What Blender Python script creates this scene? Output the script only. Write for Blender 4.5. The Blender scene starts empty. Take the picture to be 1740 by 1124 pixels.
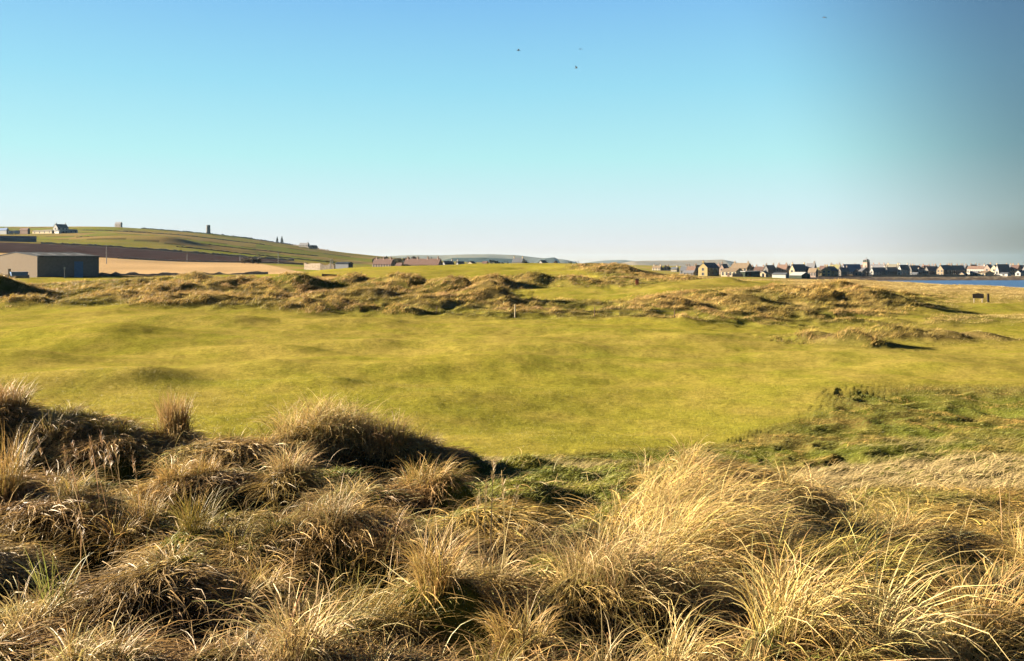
import bpy, bmesh, math, random
import numpy as np
from mathutils import Vector, Matrix

S = bpy.context.scene
COL = S.collection
R = math.radians
rng = np.random.default_rng(11)
random.seed(5)

# ------------------------------------------------------------------ camera
F = 1448.0            # focal length in photo pixels (1740 wide)
ZC = 9.5              # eye height above the sea
cam_d = bpy.data.cameras.new('camera')
cam = bpy.data.objects.new('camera', cam_d)
COL.objects.link(cam)
cam_d.sensor_width = 36.0
cam_d.lens = 36.0 * F / 1740.0
cam_d.shift_y = -117.0 / 1740.0
cam_d.clip_start = 0.05
cam_d.clip_end = 40000
cam.location = (0, 0, ZC)
cam.rotation_euler = (R(90), 0, 0)
S.camera = cam

# ------------------------------------------------------------------ light
SUN_EL, SUN_AZ = 15.0, -76.0          # azimuth from +y, negative = left
sd = Vector((math.sin(R(SUN_AZ)) * math.cos(R(SUN_EL)), math.cos(R(SUN_AZ)) * math.cos(R(SUN_EL)), math.sin(R(SUN_EL))))
sun_d = bpy.data.lights.new('sun', 'SUN')
sun_d.energy = 5.0
sun_d.angle = R(0.53)
sun_d.color = (1.0, 0.83, 0.60)
sun = bpy.data.objects.new('sun', sun_d)
COL.objects.link(sun)
sun.rotation_euler = sd.to_track_quat('Z', 'Y').to_euler()
sun.location = (-60, 10, 60)

S.view_settings.view_transform = 'Standard'
S.view_settings.look = 'None'
EXPO = 3.1
S.view_settings.exposure = EXPO
ALB = 0.91 * 2.0 ** (2.5 - EXPO)      # surfaces stay at real-world reflectance for this exposure
S.view_settings.gamma = 1.0
S.view_settings.use_curve_mapping = False

w = bpy.data.worlds.new("World")
S.world = w
w.use_nodes = True
nt = w.node_tree
nt.nodes.clear()


def lin(r, g, b):
    f = lambda c: (c / 255 / 12.92) if c <= 10 else ((c / 255 + 0.055) / 1.055) ** 2.4
    return (f(r), f(g), f(b), 1.0)


def build_world():
    N, L = nt.nodes, nt.links
    out = N.new('ShaderNodeOutputWorld')
    bg = N.new('ShaderNodeBackground')
    sky = N.new('ShaderNodeTexSky')
    sky.sky_type = 'NISHITA'
    sky.sun_disc = False
    sky.sun_elevation = R(SUN_EL)
    sky.sun_rotation = R(SUN_AZ)
    sky.altitude = 0
    sky.dust_density = 0.6
    tc = N.new('ShaderNodeTexCoord')
    sp = N.new('ShaderNodeSeparateXYZ')
    L.new(tc.outputs['Generated'], sp.inputs[0])
    up = N.new('ShaderNodeMath'); up.operation = 'MAXIMUM'; up.inputs[1].default_value = 0.0
    L.new(sp.outputs['Z'], up.inputs[0])

    def ramp(stops):
        r = N.new('ShaderNodeValToRGB')
        r.color_ramp.interpolation = 'B_SPLINE' if False else 'LINEAR'
        e = r.color_ramp.elements
        e[0].position, e[0].color = stops[0][0], stops[0][1]
        e[1].position, e[1].color = stops[-1][0], stops[-1][1]
        for p, c in stops[1:-1]:
            q = e.new(p); q.color = c
        L.new(up.outputs[0], r.inputs[0])
        return r
    clear = ramp([(0.0, (0.76, 0.64, 0.50, 1)), (0.02, (0.73, 0.74, 0.75, 1)), (0.06, lin(205, 232, 237)), (0.12, lin(178, 233, 236)),
                  (0.20, lin(150, 216, 238)), (0.29, lin(126, 190, 236)), (0.42, lin(52, 100, 180)), (1.0, lin(16, 34, 84))])
    deep = ramp([(0.0, (0.08, 0.09, 0.05, 1)), (0.02, (0.12, 0.15, 0.12, 1)), (0.05, lin(126, 146, 146)), (0.12, lin(98, 136, 148)), (0.20, lin(90, 132, 156)),
                 (0.29, lin(78, 118, 156)), (0.45, lin(34, 60, 104)), (1.0, lin(14, 30, 72))])
    # darker band of the sky towards the right of the view (a quarter turn from the sun)
    mr = N.new('ShaderNodeMapRange'); mr.interpolation_type = 'SMOOTHSTEP'
    mr.inputs['From Min'].default_value = 0.33
    mr.inputs['From Max'].default_value = 0.60
    addz = N.new('ShaderNodeMath'); addz.operation = 'MULTIPLY_ADD'; addz.inputs[1].default_value = 0.36
    L.new(sp.outputs['Z'], addz.inputs[0]); L.new(sp.outputs['X'], addz.inputs[2])
    L.new(addz.outputs[0], mr.inputs['Value'])
    m1 = N.new('ShaderNodeMixRGB')
    L.new(mr.outputs[0], m1.inputs[0]); L.new(clear.outputs[0], m1.inputs[1]); L.new(deep.outputs[0], m1.inputs[2])
    sc = N.new('ShaderNodeMixRGB'); sc.blend_type = 'MULTIPLY'; sc.inputs[0].default_value = 1.0
    sc.inputs[2].default_value = (2 ** -EXPO / 0.1,) * 3 + (1,)
    L.new(m1.outputs[0], sc.inputs[1])
    m2 = N.new('ShaderNodeMixRGB'); m2.inputs[0].default_value = 0.985
    L.new(sky.outputs[0], m2.inputs[1]); L.new(sc.outputs[0], m2.inputs[2])
    L.new(m2.outputs[0], bg.inputs[0])
    bg.inputs[1].default_value = 0.1
    L.new(bg.outputs[0], out.inputs[0])


build_world()

# ------------------------------------------------------------------ helpers


def tag(o, label=None, cat=None, group=None, kind=None):
    if label: o['label'] = label
    if cat: o['category'] = cat
    if group: o['group'] = group
    if kind: o['kind'] = kind
    return o


def at(X, D):
    """Plan position of the bearing that the photo shows in column X, D metres ahead."""
    return ((X - 870.0) / F * D, D)


def sst(a, b, x):
    t = np.clip((x - a) / (b - a), 0, 1)
    return t * t * (3 - 2 * t)


_G = np.random.default_rng(3)
_PERM = _G.permutation(1024).astype(np.int64)
_ANG = _G.random(1024) * 2 * np.pi
_GX, _GY = np.cos(_ANG), np.sin(_ANG)


def noise(x, y, seed=0):
    x = np.asarray(x, float) + seed * 37.13
    y = np.asarray(y, float) + seed * 91.77
    xi = np.floor(x).astype(np.int64); yi = np.floor(y).astype(np.int64)
    xf, yf = x - xi, y - yi

    def g(ix, iy, dx, dy):
        h = _PERM[(_PERM[ix & 1023] + iy) & 1023]
        return _GX[h] * dx + _GY[h] * dy
    u = xf ** 3 * (xf * (xf * 6 - 15) + 10)
    v = yf ** 3 * (yf * (yf * 6 - 15) + 10)
    a = g(xi, yi, xf, yf); b = g(xi + 1, yi, xf - 1, yf)
    c = g(xi, yi + 1, xf, yf - 1); d = g(xi + 1, yi + 1, xf - 1, yf - 1)
    return 1.5 * ((a + (b - a) * u) + ((c + (d - c) * u) - (a + (b - a) * u)) * v)


def fbm(x, y, wl, oct=3, seed=0):
    s = 0; a = 1.0; t = 0
    for k in range(oct):
        s = s + a * noise(x / wl, y / wl, seed + k * 5); t += a
        a *= 0.5; wl *= 0.5
    return s / t


# ------------------------------------------------------------------ terrain heights
# rows: distance ahead, then (photo column of the bearing, height above sea)
ROWS = [
    (1,   [(-1500, 7.3), (3300, 7.3)]),
    (3.6, [(-1500, 7.25), (0, 7.2), (870, 7.2), (1740, 7.15), (3300, 7.1)]),
    (5,   [(-1500, 7.2), (0, 7.1), (870, 7.1), (1740, 7.0), (3300, 7.0)]),
    (8,   [(-1500, 7.15), (0, 7.0), (600, 7.0), (870, 7.05), (1060, 7.05), (1300, 6.85), (1740, 6.7), (3300, 6.8)]),
    (11,  [(-1500, 7.1), (0, 6.8), (600, 6.7), (870, 6.75), (1200, 6.6), (1450, 6.35), (1740, 6.35), (3300, 6.3)]),
    (14,  [(-1500, 6.9), (0, 6.45), (600, 6.2), (870, 6.15), (1200, 6.0), (1450, 5.8), (1740, 5.8), (3300, 5.9)]),
    (18,  [(-1500, 6.3), (0, 5.5), (600, 5.35), (870, 5.35), (1150, 5.25), (1450, 5.3), (1740, 5.45), (3300, 5.6)]),
    (22,  [(-1500, 5.6), (0, 5.2), (870, 5.15), (1740, 5.25), (3300, 5.4)]),
    (30,  [(-1500, 5.5), (0, 5.35), (870, 5.2), (1740, 5.15), (3300, 5.2)]),
    (45,  [(-1500, 5.7), (0, 5.55), (300, 5.45), (870, 5.35), (1740, 5.0), (3300, 4.9)]),
    (59,  [(-1500, 6.2), (0, 5.85), (300, 5.9), (600, 5.55), (870, 5.4), (1150, 5.35), (1450, 5.2), (1740, 5.0), (3300, 4.9)]),
    (70,  [(-1500, 7.5), (0, 6.4), (300, 6.6), (600, 6.0), (870, 5.7), (1000, 5.75), (1150, 5.85), (1450, 5.4), (1740, 5.0), (3300, 4.8)]),
    (85,  [(-1500, 8.0), (-100, 6.8), (0, 6.3), (100, 6.4), (180, 6.8), (300, 7.2), (600, 6.9), (750, 6.6), (870, 6.15), (1000, 6.2), (1150, 6.5), (1450, 5.8), (1740, 5.0), (3300, 4.6)]),
    (100, [(-1500, 7.5), (-100, 6.6), (0, 6.3), (100, 6.4), (180, 6.8), (300, 7.3), (600, 7.2), (870, 6.4), (1000, 6.7), (1150, 7.1), (1300, 6.9), (1450, 6.2), (1740, 5.2), (3300, 4.4)]),
    (120, [(-1500, 7.2), (0, 6.55), (170, 6.6), (300, 6.9), (600, 7.35), (870, 7.45), (1000, 7.4), (1060, 7.45), (1135, 6.95), (1190, 6.8), (1300, 6.7), (1450, 6.2), (1740, 5.5), (3300, 3)]),
    (140, [(-1500, 6.6), (0, 6.25), (300, 6.4), (600, 7.9), (870, 7.95), (1000, 8.0), (1060, 7.9), (1125, 6.7), (1180, 6.5), (1300, 6.4), (1450, 6.4), (1740, 5.3), (3300, 0)]),
    (170, [(-1500, 6.2), (0, 5.9), (300, 5.8), (480, 6.6), (600, 8.25), (750, 8.7), (870, 9.05), (1000, 9.0), (1050, 8.7), (1115, 6.4), (1175, 6.0), (1300, 5.9), (1450, 5.9), (1600, 4.6), (1740, 2.0), (3300, -2)]),
    (188, [(-1500, 6), (0, 5.7), (300, 5.7), (480, 6.6), (600, 8.2), (750, 8.8), (870, 9.2), (1000, 9.1), (1090, 7.8), (1175, 5.7), (1300, 5.6), (1450, 5.0), (1500, 2.2), (1740, -1.5), (3300, -3)]),
    (215, [(-1500, 6.2), (0, 5.6), (300, 5.8), (480, 6.3), (600, 7.6), (870, 8.3), (1000, 8.0), (1090, 6.8), (1175, 5.2), (1300, 5.2), (1440, 3.0), (1480, -0.6), (1740, -3), (3300, -4)]),
    (240, [(-1500, 7.2), (0, 6.6), (300, 6.3), (480, 6.3), (600, 6.9), (870, 7.0), (1130, 5.8), (1220, 5.0), (1330, 4.9), (1440, 1.5), (1480, -1), (1740, -4), (3300, -4)]),
    (330, [(-1500, 17), (0, 12.9), (170, 11.0), (300, 9.4), (450, 9.0), (520, 8.4), (600, 6.0), (870, 5.2), (1130, 4.2), (1300, 3.5), (1400, 1.5), (1460, -0.8), (1740, -4), (3300, -4)]),
    (400, [(-1500, 24), (0, 16.5), (170, 14.3), (300, 11.8), (450, 9.8), (520, 8.8), (600, 6.2), (870, 4.6), (1130, 2.9), (1300, 2.2), (1400, 1.5), (1450, -0.3), (1740, -4), (3300, -4)]),
    (424, [(-1500, 26), (0, 17.8), (170, 15.6), (300, 13), (450, 10.2), (520, 9.0), (600, 6.3), (870, 4.7), (1130, 2.9), (1300, 2.1), (1430, 1.3), (1470, -0.5), (1740, -1.2), (3300, -2)]),
    (438, [(-1500, 27), (0, 18.6), (170, 16.4), (300, 13.6), (450, 10.5), (520, 9.1), (600, 6.4), (870, 4.8), (1130, 2.9), (1300, 2.0), (1430, 1.4), (1480, 0.9), (1740, 0.9), (3300, 0.6)]),
    (468, [(-1500, 30), (0, 20.3), (170, 18.0), (300, 15), (450, 11.0), (520, 9.4), (600, 6.6), (870, 5), (1130, 3), (1300, 1.9), (1440, 1.7), (1480, 1.6), (1740, 1.6), (3300, 1.4)]),
    (485, [(-1500, 31), (0, 21), (170, 18.6), (300, 15.6), (450, 11.6), (520, 10), (600, 6.8), (870, 5), (1130, 3), (1300, 1.9), (1740, 1.5), (3300, 1.5)]),
    (600, [(-1500, 40), (0, 25.5), (170, 25.5), (300, 21.5), (450, 13.5), (600, 7.2), (700, 6.2), (870, 6), (1130, 4), (1300, 2.6), (1740, 2.0), (3300, 2)]),
    (760, [(-1500, 50), (0, 33.5), (170, 35.5), (300, 31), (450, 20), (600, 10), (700, 7), (870, 6.5), (1130, 4.5), (1300, 3), (1740, 2.2), (3300, 2)]),
    (1000, [(-1500, 62), (0, 51.5), (200, 51.5), (350, 43.5), (450, 35), (530, 26.5), (600, 19.5), (700, 12), (800, 9), (1130, 5), (1300, 3), (3300, 2)]),
    (1120, [(-1500, 62), (0, 52), (200, 52), (350, 42), (450, 33), (530, 25), (600, 18.5), (700, 12), (800, 8), (1130, 2), (1300, 0), (3300, 0)]),
    (1500, [(-1500, 40), (0, 32), (350, 26), (600, 10), (800, 5), (1130, -4), (3300, -6)]),
    (2200, [(-1500, 0), (0, 0), (870, -8), (3300, -14)]),
    (7000, [(-1500, -45), (3300, -55)]),
]
_gx = np.arange(-1500, 3301, 12.0)
_gl = np.linspace(math.log(1.0), math.log(7000), 900)


def _make_grid():
    rows = np.array([np.interp(_gx, [p[0] for p in r[1]], [p[1] for p in r[1]]) for r in ROWS])
    ld = np.log([r[0] for r in ROWS])
    g = np.empty((len(_gl), len(_gx)))
    for j in range(len(_gx)):
        g[:, j] = np.interp(_gl, ld, rows[:, j])

    def blur(a, k, ax):
        ker = np.exp(-0.5 * (np.arange(-3 * k, 3 * k + 1) / k) ** 2); ker /= ker.sum()
        p = np.pad(a, [(3 * k, 3 * k) if i == ax else (0, 0) for i in range(2)], mode='edge')
        return np.apply_along_axis(lambda v: np.convolve(v, ker, 'valid'), ax, p)
    g = blur(g, 2, 1)
    return blur(g, 4, 0)


_grid = _make_grid()


def zbase(x, y):
    D = np.maximum(y, 3.0)
    X = np.clip(870 + F * x / D, -1499, 3299)
    l = np.clip(np.log(D), _gl[0], _gl[-1] - 1e-6)
    fx = (X - _gx[0]) / 12.0; ix = np.clip(fx.astype(int), 0, len(_gx) - 2); fx = fx - ix
    fl = (l - _gl[0]) / (_gl[1] - _gl[0]); il = np.clip(fl.astype(int), 0, len(_gl) - 2); fl = fl - il
    a = _grid[il, ix] * (1 - fx) + _grid[il, ix + 1] * fx
    b = _grid[il + 1, ix] * (1 - fx) + _grid[il + 1, ix + 1] * fx
    return a * (1 - fl) + b * fl


def ztop(Y, D):
    return ZC + (445.0 - Y) / F * D


# foreground hummocks: column, height line of the crown, distance, radius across, radius along
HUMM = [
    (-140, 640, 11.5, 1.6, 1.2), (0, 676, 11.0, 0.8, 0.8), (120, 696, 11.0, 1.0, 0.8), (205, 730, 10.6, 0.7, 0.6),
    (297, 722, 11.2, 0.38, 0.45), (400, 736, 10.3, 0.95, 0.6), (548, 706, 11.5, 0.5, 0.6), (600, 716, 11.6, 0.42, 0.6), (505, 724, 11.2, 0.4, 0.4), (668, 734, 11.4, 0.55, 0.5),
    (745, 752, 11.8, 0.55, 0.6), (490, 782, 8.6, 0.36, 0.4), (345, 786, 8.7, 0.85, 0.5), (725, 795, 8.4, 0.42, 0.4), (620, 815, 8.0, 0.5, 0.4),
    (1225, 780, 8.6, 0.8, 0.6), (1150, 805, 8.8, 0.45, 0.5), (1310, 805, 8.2, 0.5, 0.5), (1195, 848, 7.0, 0.95, 0.65), (1185, 892, 6.0, 0.75, 0.5), (1260, 915, 5.9, 0.45, 0.4), (1310, 880, 6.8, 0.6, 0.5),
    (1085, 875, 6.7, 0.5, 0.4), (830, 845, 6.8, 0.5, 0.38), (890, 885, 6.4, 0.36, 0.3), (110, 830, 6.9, 0.7, 0.5),
    (5, 800, 7.4, 0.4, 0.5), (245, 862, 6.7, 0.33, 0.35), (575, 852, 6.3, 0.7, 0.5), (450, 890, 6.1, 0.5, 0.4), (330, 885, 6.1, 0.5, 0.4),
    (720, 905, 6.0, 0.5, 0.35), (1510, 878, 7.0, 0.7, 0.5), (1650, 912, 6.6, 0.9, 0.5),
    (1430, 935, 5.5, 0.8, 0.5), (1345, 925, 5.6, 0.36, 0.4), (1580, 990, 5.3, 0.5, 0.4), (1040, 940, 5.2, 0.55, 0.4),
    (1150, 975, 5.2, 0.45, 0.35), (470, 990, 4.9, 0.8, 0.42), (640, 1020, 4.7, 0.55, 0.35), (275, 935, 4.95, 0.5, 0.42),
    (70, 1000, 4.7, 0.5, 0.4), (-40, 905, 5.6, 0.6, 0.5), (735, 960, 4.9, 0.3, 0.3), (830, 955, 5.4, 0.4, 0.3), (930, 900, 5.9, 0.3, 0.3),
    (885, 1045, 4.4, 0.26, 0.24), (1670, 1035, 4.4, 0.36, 0.35), (1335, 1040, 4.35, 0.42, 0.32), (530, 1068, 4.05, 0.42, 0.26), (400, 1065, 4.1, 0.5, 0.3),
    (700, 1075, 4.0, 0.3, 0.25), (150, 1085, 3.9, 0.5, 0.3), (20, 1055, 4.2, 0.4, 0.35), (800, 1105, 3.75, 0.4, 0.25),
    (1490, 1075, 4.1, 0.5, 0.32), (1160, 1090, 3.9, 0.4, 0.25), (1000, 1100, 3.8, 0.35, 0.25), (1790, 950, 5.6, 0.7, 0.5), (-180, 800, 7.8, 0.8, 0.7),
]
# larger dune forms: column, distance, height, radius across, radius along, turn of the long axis (deg)
DUNES = [
    (-45, 74, 2.3, 7, 5, 0), (10, 78, 0.9, 4, 3.5, 0), (60, 66, 0.45, 3, 2, 0), (150, 84, 0.45, 5, 4, 20), (235, 90, 0.7, 6, 4, 0), (330, 90, 0.9, 5, 4, 0), (290, 76, 0.7, 5, 3.5, 10), (210, 70, 0.5, 4, 3, 0),
    (400, 84, 0.9, 4, 4, 15), (515, 82, 1.5, 4.5, 4, -8), (440, 69, 0.7, 4.5, 2.6, 0), (370, 66, 0.5, 4, 2.5, 0), (570, 65, 0.75, 5, 1.8, -6), (680, 63.5, 0.6, 5, 1.4, -6),
    (610, 88, 1.2, 4, 4, 0), (700, 84, 1.55, 4.5, 4, 0), (640, 75, 0.8, 3.5, 3, 0), (785, 80, 1.6, 3.6, 4, 10), (832, 76, 1.75, 3.2, 3.6, 20), (750, 72, 0.7, 4, 3, 0),
    (845, 98, 1.25, 3.6, 3, -15), (915, 102, 1.35, 4, 3, -12), (985, 101, 1.1, 4.5, 2.6, -10), (985, 120, -1.1, 4, 3, 0), 
    (1055, 138, 1.2, 5.5, 5.5, 0), (1015, 152, 0.9, 6, 5, 0), (1170, 118, 0.7, 4, 4, 0), (1235, 104, 0.6, 3.8, 2.6, 0),
    (1150, 71, 0.7, 3.5, 3, 0), (1215, 75, 0.9, 3.5, 3.5, 0), (1280, 72, 0.95, 3.5, 3, 0), (1345, 79, 1.4, 4.5, 4, 0), (1400, 75, 1.35, 4.5, 3.5, 0), (1440, 81, 1.65, 5, 4, 0), (1490, 76, 1.65, 4.8, 4, 15), (1530, 73, 0.9, 2.4, 3, 20),
    (1330, 66, 0.6, 4, 2.4, 0), (1160, 58, 0.45, 4, 1.6, -20), (1395, 47, 0.5, 1.9, 1.6, 10), (1455, 45.5, 0.6, 2.0, 1.4, -10), (1550, 50, 0.45, 2.5, 1.8, 0), (1610, 49, 0.45, 2.0, 1.7, 0), (1670, 49, 0.4, 2.2, 1.7, 0),
    (225, 30.0, 0.45, 4.2, 2.3, 8), (190, 46, 0.62, 5.0, 2.6, 0), (20, 35, 0.25, 4.0, 2.2, 0),
    (480, 40, 0.3, 4.5, 1.6, 0), (620, 43, 0.3, 4, 1.6, 0), (860, 37, 0.28, 4, 1.6, 0), (980, 41, 0.25, 4, 1.6, 0), (400, 54, 0.4, 5, 2, 0), (640, 55, 0.3, 5, 1.8, 0),
    (450, 34, 0.25, 3.5, 1.4, 0), (560, 29, 0.2, 2.5, 1.4, 0), (1150, 46, 0.25, 5, 1.6, 0), (285, 610, 4.5, 45, 30, 0),
]
# short-mown ground: outlines in (column, distance)
MOWN = [
    [(-900, 13.5), (300, 14.5), (750, 17), (1000, 18.5), (1240, 20), (1330, 22.5), (1405, 25.5), (1418, 28.5), (1560, 29), (2300, 29.5), (2300, 60), (1740, 62),
     (1600, 60), (1480, 58), (1340, 57), (1250, 57), (1150, 57), (1060, 60), (850, 60.5), (760, 61), (660, 61), (480, 62), (250, 63), (0, 64), (-900, 66)],
    [(885, 82), (950, 76), (1050, 74), (1110, 76), (1170, 82), (1260, 92), (1340, 104), (1330, 125), (1210, 125), (1140, 104), (1090, 93), (1000, 97), (930, 99), (880, 95)],
    [(480, 112), (600, 108), (760, 110), (880, 114), (960, 112), (1045, 117), (1010, 128), (965, 146), (1000, 168), (1000, 215), (450, 215), (300, 215), (-900, 216), (-900, 120), (0, 114), (90, 112), (120, 121), (300, 126), (420, 118)],
    [(1480, 60), (1560, 62), (1640, 70), (1740, 74), (2000, 76), (2000, 95), (1740, 92), (1640, 86), (1600, 78), (1530, 68)],
]


def inpoly(poly, x, y):
    P = [at(X, D) for X, D in poly]
    c = np.zeros(x.shape, bool)
    n = len(P)
    for i in range(n):
        x1, y1 = P[i]; x2, y2 = P[(i + 1) % n]
        if y1 == y2: continue
        cond = ((y1 > y) != (y2 > y)) & (x < (x2 - x1) * (y - y1) / (y2 - y1) + x1)
        c ^= cond
    return c


HILLOCKS = [(1390, 47, 2.6, 2.6), (1450, 45.5, 2.2, 2.0), (1505, 45, 1.2, 1.0), (1560, 49, 3.4, 2.6), (1640, 49, 3.0, 2.4)]


def mown_mask(x, y, soft=True):
    """1 where the grass is cut short, falling to 0 over a metre or so of semi rough."""
    wob = np.clip(y / 90.0, 0.1, 1.0)
    xx = x + wob * 1.6 * fbm(x, y, 6.0, 2, 21)
    yy = y + wob * 2.4 * fbm(x, y, 7.0, 2, 22)
    tot = np.zeros(x.shape)
    e = np.clip(y / 60.0, 0.25, 1.6)
    offs = [(0, 0)] + ([(math.cos(k * 1.047 + 0.3), math.sin(k * 1.047 + 0.3)) for k in range(6)] if soft else [])
    for ox, oy in offs:
        px, py = xx + ox * e, yy + oy * e * 1.4
        m = np.zeros(x.shape, bool)
        for p in MOWN:
            m |= inpoly(p, px, py)
        for X, D, a, b in HILLOCKS:
            cx, cy = at(X, D)
            m &= ((px - cx) / a) ** 2 + ((py - cy) / b) ** 2 > 1
        tot += m
    return tot / len(offs)


def fore_mask(x, y):
    r = np.hypot(x, y)
    edge = 13.2 + 2.2 * sst(2, 9, x) + 1.0 * fbm(x, y, 3, 2, 31)
    return 1 - sst(edge - 2.0, edge + 1.0, r)


# patches of short green turf showing between the tussocks: column, distance, radius
TURF_GAPS = [(295, 7.1, 0.55), (560, 7.5, 0.5), (915, 5.8, 0.4), (1010, 6.1, 0.45), (425, 5.2, 0.36), (1600, 6.2, 0.5), (40, 6.1, 0.35), (690, 7.3, 0.45), (235, 9.3, 0.7), (450, 9.3, 0.7),
             (1420, 7.6, 0.5), (660, 5.4, 0.32), (180, 5.6, 0.3), (790, 4.7, 0.26), (960, 4.6, 0.26), (620, 9.4, 0.6)]


def meadow_mask(x, y):
    """The green grassy slope in the middle of the near dune, free of tussocks."""
    X = 870 + F * x / np.maximum(y, 1) + 40 * noise(x / 1.1, y / 1.1, 111)
    m = np.zeros(np.shape(x))
    wx, wy = x + 0.15 * noise(x / 0.4, y / 0.4, 116), y + 0.15 * noise(x / 0.4, y / 0.4, 117)
    for px, d, r in TURF_GAPS:
        cx, cy = at(px, d)
        m = np.maximum(m, 1 - sst(0.6, 1.15, np.hypot((wx - cx) / (1.3 * r), (wy - cy) / r)))
    return np.maximum(m, sst(735, 790, X) * (1 - sst(1065 + 8 * (y - 8), 1120 + 8 * (y - 8), X)) * sst(6.9, 7.7, y + 0.4 * noise(x / 0.8, y / 0.8, 112)))


def combed_mask(x, y):
    """Flattened olive and gold grass on the low ground at the right."""
    X = 870 + F * x / np.maximum(y, 1) + 40 * noise(x / 1.3, y / 1.3, 113)
    return sst(1400, 1480, X) * sst(7.0, 8.2, y)


def height(x, y, mown=None):
    x = np.asarray(x, float); y = np.asarray(y, float)
    z = zbase(x, y)
    r = np.hypot(x, y)
    if mown is None: mown = mown_mask(x, y)
    rough = 1 - mown
    # dune forms
    up = np.zeros(z.shape)
    for X, D, a, rx, ry, rot in DUNES:
        cx, cy = at(X, D)
        m = (np.abs(x - cx) < 4 * max(rx, ry)) & (np.abs(y - cy) < 4 * max(rx, ry))
        if not m.any(): continue
        dx, dy = x[m] - cx, y[m] - cy
        c, s = math.cos(R(rot)), math.sin(R(rot))
        lx = dx * c + dy * s
        q = (lx / np.where(lx > 0, rx * 0.44, rx * 1.1)) ** 2 + ((-dx * s + dy * c) / ry) ** 2
        if a > 0: up[m] = np.maximum(up[m], a * np.exp(-q * 0.9))
        else: z[m] += a * np.exp(-q * 0.9)
    z += up
    # gentle roll of the links
    near = sst(14, 24, r) * (1 - sst(220, 300, r))
    z += near * (0.30 * fbm(x, y * 1.3, 13.0, 2, 1) + mown * (0.24 * fbm(x * 0.6, y, 5.5, 2, 2) + 0.04 * fbm(x, y, 2.2, 2, 3)))
    z += near * mown * 0.03 * fbm(x, y, 0.9, 3, 9)
    # tussocky dune sides
    far = sst(40, 52, r) * (1 - sst(150, 190, r)) * rough
    Xc = 870 + F * x / np.maximum(y, 3)
    calm = 1 - 0.7 * np.maximum(sst(1540, 1660, Xc), sst(1215, 1290, Xc) * sst(94, 106, y))
    b1 = np.abs(noise(x / 2.6, y / 2.6, 41)); b2 = np.abs(noise(x / 1.25, y / 1.25, 42))
    b0 = np.abs(noise(x / 6.5, y / 5.0, 40))
    z += far * calm * (0.55 * (0.28 - b0) + 0.28 * (0.28 - b1) + 0.14 * (0.28 - b2))
    # low tussocks of the rough beside the fairway
    mid = sst(14, 17, r) * (1 - sst(30, 36, r)) * rough
    fz_ = 1 - sst(18, 25, r)
    z += mid * (0.19 * (0.3 - np.abs(noise(x / 1.0, y / 1.2, 51))) + (0.02 + 0.07 * fz_) * (0.3 - np.abs(noise(x / 0.45, y / 0.55, 52))) + 0.14 * fbm(x, y, 3.0, 2, 53))
    # foreground hummocks
    fm = r < 24
    if fm.any():
        xs, ys = x[fm], y[fm]
        b = np.zeros(xs.shape)
        xw = xs + 0.12 * noise(xs / 0.7, ys / 0.7, 61); yw = ys + 0.12 * noise(xs / 0.7, ys / 0.7, 62)
        for X, Y, D, rx, ry in HUMM:
            cx, cy = at(X, D)
            a = ztop(Y, D) - HB[(X, D)] - 0.12
            q = ((xw - cx) / rx) ** 2 + ((yw - cy) / ry) ** 2
            b = np.maximum(b, a * np.exp(-q ** 1.7 * 0.75))
        small = np.zeros(xs.shape)
        for mx, my, mh, mr_ in MOUNDS:
            k = (np.abs(xw - mx) < 2 * mr_) & (np.abs(yw - my) < 2 * mr_)
            q = ((xw[k] - mx) ** 2 + (yw[k] - my) ** 2) / mr_ ** 2
            small[k] = np.maximum(small[k], mh * np.exp(-q ** 2.0 * 0.9))
        fz = fore_mask(xs, ys)
        b = np.maximum(b, small * fz)
        b = b - 0.20 * (1 - sst(0.02, 0.30, b)) * fz * (1 - np.maximum(meadow_mask(xs, ys), combed_mask(xs, ys)))
        b += meadow_mask(xs, ys) * fz * (0.16 * noise(xs / 2.4, ys / 1.3, 114) + 0.05 * noise(xs / 0.7, ys / 0.6, 115))
        b += fz * (0.06 * (0.3 - np.abs(noise(xs / 0.45, ys / 0.45, 64))) + 0.06 * fbm(xs, ys, 1.6, 2, 65))
        z[fm] += b
    # ploughed and far ground
    z += sst(450, 700, r) * 0.8 * fbm(x, y, 120, 2, 71) * (1 - sst(1500, 2500, r))
    return z


HB = {}
for _h in HUMM:
    _p = at(_h[0], _h[2])
    HB[(_h[0], _h[2])] = float(zbase(np.array([_p[0]]), np.array([_p[1]]))[0])
# many smaller mounds of old grass between the big ones: plan x, y, height, radius
MOUNDS = []
_mr = np.random.default_rng(77)
for _k in range(4000):
    _y = math.sqrt(_mr.uniform(2.6 ** 2, 14.5 ** 2)); _x = _mr.uniform(-1, 1) * (0.72 * _y + 1.5)
    _rad = _mr.uniform(0.26, 0.55) * (0.8 + 0.035 * _y)
    _Xc = 870 + F * _x / _y
    if 740 < _Xc < 1110 and _y > 7.0 and _mr.random() < 0.93: continue
    if _Xc > 1420 and _y > 7.5 and _mr.random() < 0.75: continue
    if any(((_x - (c[0] - 870) / F * c[2]) / (c[3] + 0.8 * _rad)) ** 2 + ((_y - c[2]) / (c[4] + 0.8 * _rad)) ** 2 < 1 for c in HUMM): continue
    if all((_x - m[0]) ** 2 + (_y - m[1]) ** 2 > (1.15 * (_rad + m[3])) ** 2 for m in MOUNDS):
        MOUNDS.append((_x, _y, _mr.uniform(0.35, 0.9) * min(0.36, 0.7 * _rad) * (1.0 if _Xc < 950 else 0.7), _rad))


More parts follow.
